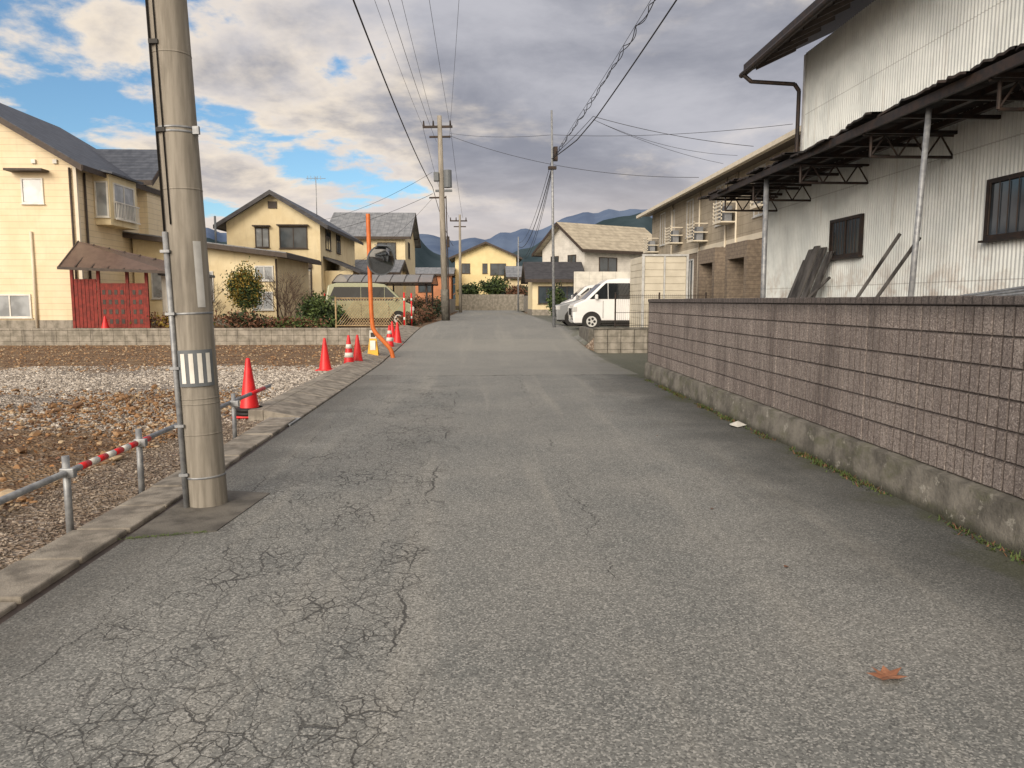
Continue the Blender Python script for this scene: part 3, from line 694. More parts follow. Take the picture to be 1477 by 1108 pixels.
for yy,z in((8.9,4.5),(12.4,4.1),(16.2,4.3),(20.9,4.2),(5.0,4.6)):
    k=MB(); k.box((-.62,yy-.5,z-.15),(-.03,yy+.5,z-.1))
    for i in range(6): k.box((-.62,yy-.5,z-.1+i*.13),(-.59,yy+.5,z-.05+i*.13))
    k.box((-.62,yy-.5,z-.1),(-.59,yy-.46,z+.65)); k.box((-.62,yy+.46,z-.1),(-.59,yy+.5,z+.65))
    k.box((-.60,yy-.5,z+.2),(-.03,yy-.47,z+.24)); k.box((-.60,yy-.5,z+.55),(-.03,yy-.47,z+.59)); k.build('balcony_rack',M_TRIM,G)
    B('air_conditioner',(-.45,yy-.38,z-.1),(-.18,yy+.38,z+.45),M_ROOFG,G,.01); 
for yy in (5.2,8.4):
    for d in(-.95,.85): B('porch_pier',(-1.1,yy+d,.3),(-.002,yy+d+.25,2.9),M_GREYT,G)
    B('porch_lintel',(-1.1,yy-.95,2.902),(-.045,yy+1.1,3.4),M_GREYT,G); B('door',(-.06,yy-.45,.5),(-.004,yy+.5,2.6),M_BROWN,G); B('porch_recess',(-.03,yy-.7,.5),(-.003,yy+.85,2.9),M_CONCD,G)

# ---------------------------------------------------------------- warehouse
G=grp('corrugated_warehouse'); FX=6.85
def corr(name,y0,y1,z0,z1,x=FX):
    k=MB(); vs=[]; y=y0; pr=[]
    while y<y1: pr+= [(y,0),(y+.022,0),(y+.038,.022),(y+.060,.022)]; y+=.076
    pr=[(min(a,y1),b) for a,b in pr]
    for a,b in pr: vs+=[(x-b,a,z0),(x-b,a,z1)]
    k.poly(vs,[(2*i+2,2*i,2*i+1,2*i+3) for i in range(len(pr)-1)]); return k.build(name,M_CORR,G)
corr('lower_siding',-4,18,.0,4.3); corr('upper_siding',-4,16.2,4.3,6.75,FX+.03)
B('lower_body',(FX+.03,-4,0),(15,18,4.2),M_CORR,G); B('upper_body',(FX+.05,-4,4.2),(15,16.2,6.7),M_CORR,G)
for a in((18.0,4.3),(16.2,6.7)): B('corner_flashing',(FX-.03,a[0]-.08,.0 if a[0]>17 else 4.3),(FX+.1,a[0]+.01,a[1]),M_ALU,G)
k=MB(); k.slab([(5.95,-4.5,6.78),(5.95,17.2,6.78),(12,17.2,9.6),(12,-4.5,9.6)],.16); k.build('upper_roof',M_STEELD,G)
B('upper_eave_fascia',(5.88,-4.5,6.56),(5.94,17.22,6.80),M_STEELD,G)
k=MB()
for i in range(36): k.slab([(6.0,-4.3+i*.6,6.64),(6.0,-4.23+i*.6,6.64),(6.85,-4.23+i*.6,7.04),(6.85,-4.3+i*.6,7.04)],.09)
k.build('rafters',M_BROWN,G)
k=MB(); k.cyl((5.83,-4.5,6.58),(5.83,17.2,6.56),.06); k.path([(5.83,17.0,6.5),(5.95,16.9,6.35),(6.7,16.35,6.15),(6.78,16.3,6.0),(6.78,16.3,4.3)],.045); k.build('gutter_and_downpipe',M_STEELD,G)
ZE=4.12; ZW=4.22
k=MB(); y=-4.0
while y<18.2:
    w=.72; e=5.40+random.uniform(-.11,.1); dz=random.uniform(-.04,.06)-.006*max(0,y-6); n=8; vs=[]; tilt=random.uniform(-.05,.05)
    for i in range(n+1):
        yy=y+w*i/n; cz=.018*(i%2); ee=e+random.uniform(-.03,.03)
        vs+=[(ee,yy,ZE+dz+cz+tilt*i/n),(6.2,yy,ZE+.055+cz+dz*.3),(FX,yy,ZW+cz)]
        vs+=[(ee,yy,ZE-.03+dz+cz+tilt*i/n),(6.2,yy,ZE+.03+cz+dz*.3),(FX,yy,ZW-.02+cz)]
    for i in range(n):
        a=i*6;b2=a+6
        k.poly([vs[a],vs[a+1],vs[b2+1],vs[b2]],[(0,1,2,3)]); k.poly([vs[a+1],vs[a+2],vs[b2+2],vs[b2+1]],[(0,1,2,3)])
        k.poly([vs[a+3],vs[a+4],vs[b2+4],vs[b2+3]],[(3,2,1,0)]); k.poly([vs[a+4],vs[a+5],vs[b2+5],vs[b2+4]],[(3,2,1,0)])
        k.poly([vs[a],vs[a+3],vs[b2+3],vs[b2]],[(0,1,2,3)])
    y+=w-.03
k.build('lean_to_roof',M_RUSTROOF,G)
k=MB()
for x in(5.56,6.0,6.5): k.box((x-.04,-4,3.98),(x+.04,18.15,4.06))
for y in np.arange(-3.6,18.1,.9): k.box((5.5,y,3.93),(FX-.02,y+.05,3.979))
k.build('purlins',M_STEELD,G)
B('eave_board',(5.46,-4,3.94),(5.50,18.15,4.06),M_STEELD,G)
k=MB()
for y in (17.4,15.6,13.3,10.9,8.2,5.4):
    t=.022; zb=3.62
    k.cyl((FX,y,zb),(5.62,y,zb),t); k.cyl((FX,y,3.93),(5.5,y,3.93),t); k.cyl((5.62,y,zb),(5.62,y,3.93),t)
    nz=3
    for i in range(nz):
        xa=FX-(FX-5.62)*i/nz; xb=FX-(FX-5.62)*(i+.5)/nz; xc=FX-(FX-5.62)*(i+1)/nz
        k.cyl((xa,y,zb),(xb,y,3.93),.014); k.cyl((xb,y,3.93),(xc,y,zb),.014)
k.build('roof_trusses',M_STEELD,G)
C('support_post',(5.72,9.95,0),(5.62,9.5,3.95),.036,M_STEEL,G); C('support_post',(5.68,15.0,0),(5.66,15.0,3.95),.05,M_STEEL,G); C('support_post',(5.7,4.4,0),(5.66,4.4,3.95),.038,M_STEEL,G)
for (y,z,w,h) in((13.95,2.42,1.1,.62),(9.15,2.42,1.6,.68)):
    window(G,('x',FX-.02,-1),y,z,w,h,0,frame=M_STEELD,gl=M_GLASS,mull=1,d=.06)
    k=MB()
    for i in range(9): k.cyl((FX-.12,y-w/2+w*(i+.5)/9,z),(FX-.12,y-w/2+w*(i+.5)/9,z+h),.008,n=5)
    k.build('window_bars',M_STEELD,G)
G=grp('leaning_boards')
k=MB()
for i,(y,l,h) in enumerate(((15.2,.8,2.6),(15.5,.75,2.65),(15.75,.7,2.6),(16.0,.75,2.4),(14.9,.8,2.5))):
    x0=6.05; k.poly([(x0,y,0),(x0,y+.22,0),(x0+.7,y-.55+.22,h),(x0+.7,y-.55,h),(x0+.04,y,0),(x0+.04,y+.22,0),(x0+.74,y-.33,h),(x0+.74,y-.55,h)],[(3,2,1,0),(4,5,6,7),(0,1,5,4),(1,2,6,5),(2,3,7,6),(3,0,4,7)])
k.build('boards',M_WOODG,G)
G=grp('leaning_poles'); k=MB()
for a,b2 in(((6.1,12.9,.9),(6.6,11.75,2.6)),((6.1,12.3,.9),(6.6,11.2,2.5)),((6.2,15.0,1.2),(6.7,14.3,2.0))): k.cyl(a,b2,.028)
k.build('poles',M_WOODG,G)
G=grp('scaffold_pipes'); k=MB()
for i in range(5): k.cyl((6.1+i*.07,9.8,1.45+i*.04),(6.1+i*.07,6.3,1.7+i*.05),.020)
k.cyl((6.3,8.6,0),(6.3,8.4,2.2),.024); k.cyl((6.5,9.2,0),(6.5,8.0,2.4),.024); k.build('pipes',M_STEEL,G)

# ---------------------------------------------------------------- retaining wall of the car park + fences
G=grp('retaining_wall'); k=MB(); x=3.35
while x<12:
    for r in range(4): k.box((x+.004,22.2,-.1+r*.2+.003),(x+.39,22.36,.1+r*.2-.003))
    x+=.4
k.build('blocks',M_CONC,G,bevel=.01)
k=MB(); k.box((3.33,22.17,.705),(12,22.4,.76)); k.box((3.2,22.4,.3),(3.36,24.6,.72)); k.build('coping',M_CONCD,G,bevel=.01)
G=grp('mesh_fence'); k=MB()
for i in range(46): k.cyl((4.0+i*.06,22.3,.76),(4.0+i*.06,22.3,1.75),.005,n=4)
for z in(.82,1.2,1.7): k.cyl((3.95,22.3,z),(6.8,22.3,z),.008,n=5)
for x in(3.98,5.3,6.7): k.cyl((x,22.3,.7),(x,22.3,1.8),.025)
k.build('wires',M_STEELD,G)
G=grp('panel_enclosure',(5.15,24.0,.52))
M_PANEL=mat('ivory_panel',lin(212,206,190),lin(198,192,176),2,.6)
k=MB(); EW=1.4
k.box((0,0,0),(.05,2,2.45)); k.box((EW,0,0),(EW+.05,2,2.45)); k.box((.05,.03,0),(EW,.05,2.45)); k.build('panels',M_PANEL,G)
k=MB()
for i in range(11): k.box((.06,.008,.04+i*.22),(EW/2-.03,.028,.245+i*.22)); k.box((EW/2+.03,.008,.04+i*.22),(EW-.01,.028,.245+i*.22)); k.box((-.022,.06,.04+i*.22),(-.002,1.95,.245+i*.22))
k.build('louvres',M_PANEL,G,bevel=.006)
k=MB(); k.box((-.03,-.03,0),(.05,-.0,2.5)); k.box((EW/2-.025,-.02,0),(EW/2+.025,.006,2.45)); k.box((EW,-.03,0),(EW+.07,0,2.5)); k.box((-.03,-.035,2.45),(EW+.07,.04,2.51)); k.build('frame',M_ALU,G)

# ---------------------------------------------------------------- vehicles
def vehicle(name,loc,rz,paint,L=3.4,W=1.475,Ht=1.78,kind='van'):
    G=grp(name,loc,rz); hw=W/2
    if kind=='van': pr=[(.04,.22),(0,.4),(0,.72),(.05,.88),(.34,1.0),(.42,1.03)]; up=[(.42,1.03),(1.0,1.58),(1.22,Ht-.05),(1.65,Ht),(L-.5,Ht),(L-.14,Ht-.1),(L-.02,1.03)]; rear=[(L,.95),(L,.35),(L-.05,.25)]
    else: pr=[(.04,.22),(0,.4),(0,.66),(.08,.80),(.75,.96),(.9,1.0)]; up=[(.9,1.0),(1.5,1.42),(1.8,Ht),(L-.8,Ht),(L-.35,Ht-.1),(L-.02,1.0)]; rear=[(L,.9),(L,.3),(L-.05,.25)]
    def wy(z): 
        zb=up[0][1]
        return hw-.02 if z<=.5 else (hw if z<=zb else hw-.13*(z-zb)/(Ht-zb))
    low=pr+[up[-1]]+rear
    k=MB(); n=len(low); vs=[(x,-wy(z),z) for x,z in low]+[(x,wy(z),z) for x,z in low]
    fs=[tuple(range(n)),tuple(range(2*n-1,n-1,-1))]+[((i+1)%n,i,n+i,n+(i+1)%n) for i in range(n) if i!=len(pr)-1]
    k.poly(vs,fs); o=k.build('lower_body',paint,G); bv=o.modifiers.new('b','BEVEL'); bv.width=.06; bv.segments=4; bv.limit_method='ANGLE'; bv.angle_limit=.6
    k=MB(); n=len(up); vs=[(x,-wy(z),z) for x,z in up]+[(x,wy(z),z) for x,z in up]
    k.poly(vs,[tuple(range(n)),tuple(range(2*n-1,n-1,-1))]+[(i+1,i,n+i,n+i+1) for i in range(n-1)])
    o=k.build('cabin',paint,G); bv=o.modifiers.new('b','BEVEL'); bv.width=.06; bv.segments=4; bv.limit_method='ANGLE'; bv.angle_limit=.6
    zb=up[0][1]+.03; zt=Ht-.17
    def side(x0a,x0b,x1b,x1a,nm):
        for s in(-1,1):
            k=MB(); p=[(x0a,s*(wy(zb)+.006),zb),(x1a,s*(wy(zb)+.006),zb),(x1b,s*(wy(zt)+.006),zt),(x0b,s*(wy(zt)+.006),zt)]
            k.poly(p,[(0,1,2,3) if s<0 else (3,2,1,0)]); k.build(nm,M_CARG,G)
    if kind=='van':
        side(.58,1.16,1.22,1.22,'front_quarter'); side(1.24,1.24,2.20,2.20,'door_window'); side(2.22,2.22,L-.40,L-.14,'rear_window')
    else: side(1.15,1.62,2.3,2.3,'front_window'); side(2.36,2.36,L-.75,L-.45,'rear_window')
    a,b2=up[0],up[1]
    k=MB(); dx,dz=b2[0]-a[0],b2[1]-a[1]; l=math.hypot(dx,dz); nx,nz=-dz/l*.012,dx/l*.012
    A=(a[0]+dx*.06+nx,a[1]+dz*.06+nz); D=(b2[0]+nx,b2[1]+nz)
    k.poly([(A[0],-hw+.08,A[1]),(A[0],hw-.08,A[1]),(D[0],hw-.15,D[1]),(D[0],-hw+.15,D[1])],[(0,1,2,3)]); k.build('windscreen',M_CARG,G)
    B('rear_glass',(L-.03,-hw+.2,zb+.02),(L+.004,hw-.2,zt-.25),M_CARG,G)
    for wx in(.66,L-.62):
        for s in(-1,1):
            y=s*(hw-.015)
            C('wheel_arch',(wx,y-s*.1,.30),(wx,y+s*.018,.30),.335,M_BLACK,G,n=28); C('tyre',(wx,y-s*.16,.285),(wx,y+s*.026,.285),.28,M_BLACK,G,n=28)
            C('rim',(wx,y,.285),(wx,y+s*.034,.285),.185,M_ALU,G,n=20); 
            k=MB()
            for q in range(5):
                t=q/5*6.283; k.cyl((wx+.1*math.cos(t),y+s*.036,.285+.1*math.sin(t)),(wx+.1*math.cos(t),y+s*.038,.285+.1*math.sin(t)),.05,n=6)
            k.build('rim_openings',M_BLACK,G)
    for s in(-1,1):
        B('headlight',(-.012,s*(hw-.13)-.14,.62),(.16,s*(hw-.13)+.135,.80),M_ALU,G,.03); B('fog_lamp',(-.014,s*(hw-.16)-.1,.34),(.05,s*(hw-.16)+.1,.48),M_BLACK,G,.02)
        B('tail_light',(L-.03,s*(hw-.06)-.05,.9),(L+.012,s*(hw-.06)+.05,1.35),M_RED,G,.01)
        B('mirror',(.76,s*(hw+.1)-.07,1.05),(.86,s*(hw+.1)+.07,1.22),paint,G,.03)
        B('sill',(.98,s*hw-.012,.24),(L-.95,s*hw+.012,.33),M_BLACK,G,.005)
        for xx in(1.05,2.20): B('door_gap',(xx,s*(hw+.001)-.003,.4),(xx+.012,s*(hw+.001)+.003,1.0),M_BLACK,G)
        B('door_handle',(1.95,s*hw-.02,.86),(2.12,s*hw+.025,.90),paint,G,.008)
    B('grille',(-.014,-.38,.44),(.02,.38,.74),M_BLACK,G,.01); B('number_plate',(-.03,-.16,.36),(-.015,.16,.5),M_WHITE,G); B('underbody',(.15,-hw+.06,.16),(L-.1,hw-.06,.3),M_BLACK,G)
    return G
vehicle('minivan',(3.15,26.7,.55),0,M_WHITEG,Ht=1.78)
vehicle('hatchback_car',(2.95,30.4,.57),0,M_SILVER,L=3.7,Ht=1.52,kind='car'); vehicle('parked_van',(3.7,35,.58),0,M_WHITEG,Ht=1.72)
vehicle('camper_van',(-3.0,33.0,.5),math.radians(180+8),M_KHAKI,L=3.7,W=1.6,Ht=1.8)
G=grp('air_conditioner_unit',(5.4,41,.55)); B('case',(0,0,0),(1.2,.5,1.6),M_GREYP,G,.02); C('fan',(.6,-.01,.8),(.6,.02,.8),.4,M_BLACK,G)

# carport
G=grp('carport',(-7.2,38.5,.5))
for x in(0,2.2,4.4): C('post',(x,0,0),(x,0,2.0),.05,M_STEELD,G); C('post',(x,4.6,0),(x,4.6,2.0),.05,M_STEELD,G)
k=MB(); n=10; vs=[]
for i in range(n+1):
    t=i/n; z=1.95+.5*math.sin(math.pi*t); y=-.3+5.2*t; vs+=[(-.3,y,z),(4.7,y,z)]
k.poly(vs,[(2*i,2*i+1,2*i+3,2*i+2) for i in range(n)]); k.build('roof',M_POLYG,G)
k=MB()
for j in range(8):
    x=-.3+j*.714
    for i in range(n): k.cyl((x,vs[2*i][1],vs[2*i][2]+.01),(x,vs[2*i+2][1],vs[2*i+2][2]+.01),.02,n=5)
k.cyl((-.3,-.3,1.95),(4.7,-.3,1.95),.045); k.cyl((-.3,4.9,1.95),(4.7,4.9,1.95),.045); k.build('ribs',M_STEELD,G)

G=grp('lattice_fence',(-5.5,28.6,.5)); k=MB()
for i in range(26):
    x=i*.1
    for s in(0,1):
        dx=.8 if s==0 else -.8
        xa,xb=x,x+dx
        if xb<0 or xb>2.6: continue
        k.cyl((xa,0.01*s,.15),(xb,.01*s,1.15),.011,n=4)
for x in(0,1.3,2.6): k.cyl((x,0,0),(x,0,1.2),.03)
for z in(.12,1.15): k.cyl((0,0,z),(2.6,0,z),.02)
k.build('slats',M_LATT,G)
for x,y in((-2.85,27.8),(-2.75,29.6)):
    G=grp('marker_post',(x,y,.35)); C('post',(0,0,0),(0,0,1.5),.03,M_RED,G); 
    for z in (.5,1.2): C('band',(0,0,z),(0,0,z+.1),.032,M_WHITE,G)

# ---------------------------------------------------------------- vegetation
def leafy(name,c,r,n,ls,mats,trunk=None,clumps=14):
    k=MB(); cs=[]
    for _ in range(clumps):
        a=random.uniform(0,6.28); u=random.uniform(-1,1); rr=random.random()**.4*.8; q=math.sqrt(1-u*u)
        cs.append((c[0]+r[0]*rr*q*math.cos(a),c[1]+r[1]*rr*q*math.sin(a),c[2]+r[2]*rr*u,random.choice(range(len(mats)))))
    for i in range(n):
        x,y,z,mi=random.choice(cs); s=.3
        p=Vector((x+random.gauss(0,r[0]*s),y+random.gauss(0,r[1]*s),z+random.gauss(0,r[2]*s)))
        a=Vector((random.gauss(0,1),random.gauss(0,1),random.gauss(0,1))).normalized(); b2=a.orthogonal().normalized(); l=ls*random.uniform(.6,1.4)
        k.poly([p-a*l,p+b2*l*.5,p+a*l,p-b2*l*.5],[(0,1,2,3)],mi if random.random()<.8 else random.randrange(len(mats)))
    if trunk:
        b0=Vector((c[0],c[1],trunk)); 
        k.cyl(b0,(c[0],c[1],c[2]),min(r[0]*.09,.12),.03,6,len(mats))
        for x,y,z,_ in cs: k.cyl((c[0],c[1],trunk+(c[2]-trunk)*random.uniform(.4,.9)),(x,y,z),r[0]*.03,r[0]*.01,4,len(mats))
    return k.build(name,list(mats)+[M_BARK])
def bare(name,x,y,z,h,n=5):
    k=MB()
    def br(p,d,l,r,dep):
        q=p+d*l; k.cyl(p,q,r,r*.65,4)
        if dep>0:
            for _ in range(3): 
                nd=(d+Vector((random.gauss(0,.45),random.gauss(0,.45),random.gauss(.1,.25)))).normalized(); br(q,nd,l*random.uniform(.55,.85),r*.6,dep-1)
    for _ in range(n): br(Vector((x+random.gauss(0,.1),y+random.gauss(0,.1),z)),Vector((random.gauss(0,.35),random.gauss(0,.35),1)).normalized(),h*.38,.022,4)
    k.build(name,M_BARK)
leafy('topiary_tree',(-9.25,29.8,2.0),(.58,.55,.78),8500,.05,[M_GREEN,M_GOLD,M_GREEND,M_GREEN],.5,30)
bare('bare_shrub',-8.0,31.0,.5,2.2,7); bare('bare_shrub',-11.4,30.9,.5,1.8,6); bare('bare_shrub',-10.6,29.5,.5,1.3,6); bare('bare_shrub',-12.2,32.0,.5,2.2,5); bare('bare_shrub',-7.4,30,.5,1.5,6)
leafy('shrub',(-6.6,29.8,1.15),(.6,.5,.6),1800,.07,[M_GREEND,M_GREEN],.5); leafy('shrub',(-5.9,30.0,1.0),(.45,.5,.45),900,.07,[M_GREEN,M_GREEND],.5)
leafy('shrub',(-9.0,28.6,.78),(1.2,.4,.34),1400,.06,[M_DRY,M_GREEND,M_DRY],.5); leafy('shrub',(-11.6,28.8,.75),(1.2,.4,.3),1100,.06,[M_DRY,M_GOLD],.5)
leafy('shrub',(-7.0,28.4,.75),(1.3,.35,.25),1200,.06,[M_GREEN,M_DRY],.5)
leafy('hedge',(-2.95,30.6,.75),(.4,1.3,.28),1800,.06,[M_DRY,M_DRY,M_GREEND],.5,24); leafy('hedge',(-2.7,36,.9),(.4,1.8,.4),2000,.07,[M_DRY,M_DRY,M_GREEND],.5,24)
leafy('shrub',(-3.8,45.5,1.2),(1.2,1,.6),1600,.09,[M_GREEND,M_DRY],.5); leafy('shrub',(-3.2,49,1.2),(.6,2.4,.6),1600,.1,[M_GREEND,M_DRY],.5)
leafy('garden_tree',(1.2,79.5,2.9),(1.4,1,1.0),1600,.16,[M_GREEND,M_GREEN],.6); leafy('garden_tree',(-1.2,79.5,2.6),(1.0,1,.8),1200,.16,[M_GREEND,M_GREEN],.6)
leafy('garden_tree',(3.6,79,2.4),(1.2,1,.9),1200,.16,[M_GREEND,M_DRY],.6); leafy('shrub',(4.6,46.5,1.5),(.6,.6,.9),1300,.09,[M_GREEND,M_GREEN],.5)
leafy('tree_line',(-30,110,3),(22,3,2.6),3500,.5,[M_GREEND,M_DRY],.6,50); leafy('tree_line',(25,115,3),(26,3,3),3500,.5,[M_GREEND,M_DRY],.6,50)

# ---------------------------------------------------------------- street poles & lines
def ups(name,x,y,h,r,m,arms=True,lean=0):
    G=grp(name,(x,y,H(x,y)-.1),0,lean)
    C('shaft',(0,0,0),(0,0,h),r,m,G,r*.62)
    if arms:
        k=MB(); k.box((-.8,-.05,h-.55),(.6,.05,h-.45)); k.box((-.5,-.05,h-1.0),(.5,.05,h-.92))
        for xx in(-.75,-.3,.5): k.cyl((xx,0,h-.45),(xx,0,h-.22),.05,.03)
        k.build('crossarm',M_STEELD,G)
    return G
G=ups('utility_pole',-1.75,36.5,9.7,.17,M_POLE,lean=-math.radians(1.2))
k=MB(); k.cyl((.3,0,6.4),(.3,0,7.2),.2,n=14); k.box((-.35,-.2,6.7),(-.12,.15,7.1)); k.box((-.3,-.06,6.2),(.5,.06,6.3)); k.build('transformer',M_GREYP,G)
k=MB(); k.box((-.6,-.04,5.9),(.2,.04,5.97)); k.box((.16,-.12,3.6),(.3,.1,4.1)); k.cyl((.2,-.1,.1),(.2,-.1,6),.025); k.build('cable_bracket',M_STEELD,G)
C('guard',(0,-.01,.1),(0,-.01,1.6),.19,M_CONCD,G)
G=ups('utility_pole',2.72,28.2,8.0,.06,M_STEEL,False,lean=-math.radians(1.0)); 
k=MB(); k.box((-.15,-.1,5.9),(.15,.1,6.0)); k.box((.05,-.1,6.2),(.2,.1,6.7)); k.build('bracket',M_STEELD,G)
ups('utility_pole',-1.75,62,8,.14,M_POLE); ups('utility_pole',3.2,66,6.6,.08,M_STEEL,False); ups('utility_pole',-6.3,70,7.6,.12,M_POLE); ups('utility_pole',-14.5,58,8.2,.12,M_POLE)
M_WIRE=mat('wire_black',lin(40,40,44),None,2,.6)
def wire(pts_pairs,name='power_line'):
    cu=bpy.data.curves.new(name,'CURVE'); cu.dimensions='3D'; cu.bevel_depth=1; cu.bevel_resolution=1
    for a,b2,sag,r in pts_pairs:
        n=28; s=cu.splines.new('POLY'); s.points.add(n)
        for i in range(n+1):
            t=i/n; p=[a[j]+(b2[j]-a[j])*t for j in range(3)]; p[2]-=4*sag*t*(1-t)
            s.points[i].co=(*p,1); s.points[i].radius=r
    cu.materials.append(M_WIRE); return link(bpy.data.objects.new(name,cu))
zt=9.75
wire([((-2.75,36.5,zt),(-2.75,5.7,9.6),.35,.006),((-2.2,36.5,zt),(-1.9,5.7,9.6),.35,.006),((-1.45,36.5,zt),(-1.2,5.7,9.6),.4,.006),
      ((-2.75,36.5,zt),(-2.6,62,8.2),.3,.008),((-1.45,36.5,zt),(-1.5,62,8.2),.3,.008),
      ((-2.75,5.7,9.6),(-3.2,-25,9.6),.4,.006)])
wire([((-2.3,36.4,6.9),(-2.3,5.7,7.5),.45,.018),((-2.1,36.4,9.0),(-2.1,5.7,8.6),.4,.007),((-2.3,36.4,6.9),(-2.3,62,6.0),.4,.015),((-1.5,36.4,9.1),(.4,4,9.9),.3,.005)],'telephone_cable')
P0=Vector((2.62,28.2,6.75)); P1=Vector((4.7,-4,9.9))
cu=bpy.data.curves.new('telephone_cable','CURVE'); cu.dimensions='3D'; cu.bevel_depth=1; cu.bevel_resolution=1
for ph,rad,amp,tw,offz in((0,.010,.03,23,0),(3.1,.009,.04,31,0),(0,.017,.0,0,-.32),(1.5,.006,.0,0,.12)):
    n=420; s=cu.splines.new('POLY'); s.points.add(n)
    for i in range(n+1):
        t=i/n; p=P0.lerp(P1,t); p.z-=4*.55*t*(1-t); p.z+=offz*min(1,t*8)
        tt=tw*t*6.283+1.3*math.sin(t*23+ph); am=amp*(1+.5*math.sin(t*41+ph*2))
        p.x+=am*math.cos(tt+ph)+ (.22*min(1,t*5) if offz<0 else 0); p.z+=am*math.sin(tt+ph)
        s.points[i].co=(*p,1); s.points[i].radius=rad
cu.materials.append(M_WIRE); link(bpy.data.objects.new('telephone_cable',cu))
wire([((2.62,28.2,6.5),(3.2,66,6.3),1.1,.018),((2.62,28.2,6.4),(3.2,66,5.6),1.4,.012),((2.62,28.2,6.8),(3.2,66,6.6),.9,.010),((2.62,28.2,6.3),(3.2,66,6.0),1.8,.010)],'telephone_cable')
wire([((-1.45,36.5,9.4),(2.62,28.2,7.6),.12,.007),((2.62,28.2,7.6),(8.6,21,6.4),.15,.007),((3.7,25.4,7.6),(8.6,24,6.4),.12,.009),((3.7,25.4,7.5),(8.6,27,6.4),.15,.006),((3.7,25.4,7.5),(8.6,25.5,6.4),.25,.006),((2.7,28.2,6.9),(3.7,25.4,7.6),.05,.009),((-1.5,36.5,9.3),(8.6,30,6.4),.5,.010),
      ((-2.3,36.4,7.6),(-9.5,45,6.2),.3,.008),((-2.3,36.4,6.6),(-14.5,58,6.5),.5,.01),((-2.3,36.4,6.4),(-7.2,38.6,3.0),.4,.006)],'service_wire')

# ---------------------------------------------------------------- mountains
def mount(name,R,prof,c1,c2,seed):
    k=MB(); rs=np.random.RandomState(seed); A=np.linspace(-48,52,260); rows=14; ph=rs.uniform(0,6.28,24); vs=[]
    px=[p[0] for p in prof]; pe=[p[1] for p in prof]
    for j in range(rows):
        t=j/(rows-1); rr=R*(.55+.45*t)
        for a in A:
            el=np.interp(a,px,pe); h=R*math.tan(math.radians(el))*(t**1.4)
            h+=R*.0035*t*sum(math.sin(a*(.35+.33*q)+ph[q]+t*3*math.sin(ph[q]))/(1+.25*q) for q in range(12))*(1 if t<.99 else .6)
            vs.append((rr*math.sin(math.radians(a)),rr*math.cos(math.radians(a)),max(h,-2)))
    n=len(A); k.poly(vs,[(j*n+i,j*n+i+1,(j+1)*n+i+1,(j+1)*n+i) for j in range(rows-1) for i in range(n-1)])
    k.build(name,mat(name+'_forest_haze',c1,c2,.006,1,0,spec=.0),smooth=True)  # bluish haze of distance is put into the slope colour
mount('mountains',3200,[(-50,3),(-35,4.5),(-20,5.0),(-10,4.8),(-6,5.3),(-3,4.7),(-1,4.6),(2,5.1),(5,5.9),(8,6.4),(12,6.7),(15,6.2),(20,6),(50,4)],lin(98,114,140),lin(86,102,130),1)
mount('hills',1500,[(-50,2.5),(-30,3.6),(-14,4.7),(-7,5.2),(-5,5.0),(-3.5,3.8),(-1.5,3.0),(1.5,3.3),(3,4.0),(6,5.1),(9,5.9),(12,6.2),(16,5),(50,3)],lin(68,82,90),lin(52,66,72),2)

# ---------------------------------------------------------------- world, sun, camera
w=bpy.data.worlds.new('World'); scene.world=w; w.use_nodes=True
T=NT(w.node_tree); bg=w.node_tree.nodes['Background']
sky=T.n('ShaderNodeTexSky'); sky.sky_type='NISHITA'; sky.sun_disc=False
SE,SR=math.radians(22),math.radians(208)
sky.sun_elevation=SE; sky.sun_rotation=SR; sky.air_density=1.0; sky.dust_density=.6; sky.ozone_density=2.0
D=T.n('ShaderNodeTexCoord').outputs['Generated']
nv=T.n('ShaderNodeVectorMath',operation='NORMALIZE'); T.put(nv.inputs[0],D); Dn=nv.outputs[0]
X,Y,Z=T.xyz(Dn)
zc=T.m('ADD',T.m('MAXIMUM',Z,0),.20)
cv=T.n('ShaderNodeCombineXYZ'); T.put(cv.inputs[0],T.m('DIVIDE',X,zc)); T.put(cv.inputs[1],T.m('DIVIDE',Y,zc)); cv.inputs[2].default_value=3.1
U=cv.outputs[0]
n1=T.noise(U,1.7,10,.58,.15).outputs[0]
n2=T.noise(U,1.0,8,.60,.3).outputs[0]
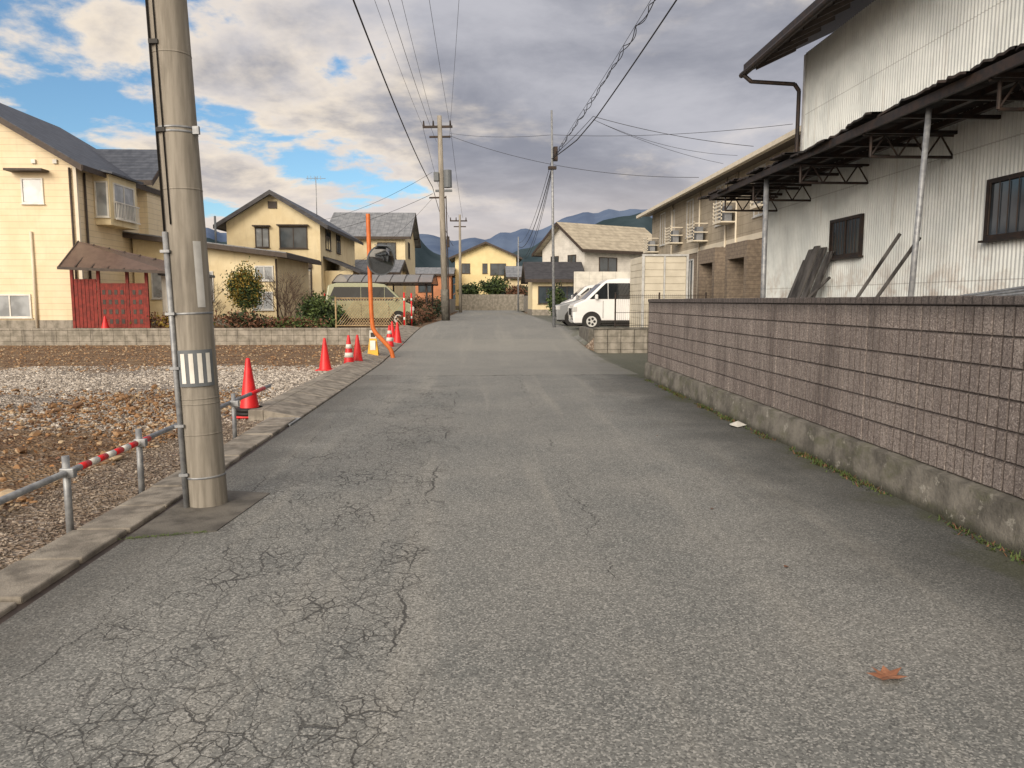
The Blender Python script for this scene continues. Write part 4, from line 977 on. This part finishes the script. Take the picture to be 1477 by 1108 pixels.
def dot(v):
    nd=T.n('ShaderNodeVectorMath',operation='DOT_PRODUCT'); T.put(nd.inputs[0],Dn); v=Vector(v).normalized(); nd.inputs[1].default_value=v; return nd.outputs['Value']
hole=T.ss(dot((-.56,.80,.36)),.88,.965)
hole2=T.m('MULTIPLY',T.ss(dot((-.24,.95,.19)),.962,.998),.75)
hl=T.m('MAXIMUM',hole,hole2)
dens=T.m('ADD',n1,T.m('MULTIPLY',T.m('SUBTRACT',1,hl),.26))
mask=T.ss(dens,.49,.565)
core=T.ss(dens,.53,.74)
grey=T.mix(T.ss(n2,.36,.62),(2.6,2.7,3.2,1),(4.9,4.9,5.35,1))
warm=T.mix(T.ss(n2,.35,.6),(9.0,7.8,6.3,1),(6.8,6.4,6.3,1))
cc=T.mix(core,warm,grey)
cc=T.mix(T.m('MULTIPLY',T.ss(Z,.20,.04),.65),cc,(7.6,6.7,6.1,1))
cc=T.mix(T.ss(Y,.1,-.7),cc,(12.8,10.8,8.5,1))  # clouds behind the camera brightened, added as warm fill light
skyc=T.n('ShaderNodeMix',data_type='RGBA',blend_type='MULTIPLY'); skyc.inputs[0].default_value=1
T.put(skyc.inputs[6],sky.outputs[0]); skyc.inputs[7].default_value=(1.0,1.25,1.36,1)
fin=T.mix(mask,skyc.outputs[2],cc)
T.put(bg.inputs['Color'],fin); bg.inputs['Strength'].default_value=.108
sd=bpy.data.lights.new('sun','SUN'); sd.energy=3.2; sd.angle=math.radians(34); sd.color=(1,.88,.74)
so=bpy.data.objects.new('sun',sd); link(so)
dirv=Vector((math.sin(SR)*math.cos(SE),math.cos(SR)*math.cos(SE),math.sin(SE)))
so.rotation_euler=dirv.to_track_quat('Z','Y').to_euler(); so.location=(0,-10,20)
cd=bpy.data.cameras.new('camera'); cam=bpy.data.objects.new('camera',cd); link(cam)
cd.sensor_width=36; cd.lens=26.32; cd.clip_end=20000; cd.clip_start=.05
cam.location=(0,0,1.55); cam.rotation_euler=(math.radians(90-6.34),0,math.radians(-2.3))
scene.camera=cam
scene.view_settings.view_transform='Standard'; scene.view_settings.look='None'; scene.view_settings.exposure=0
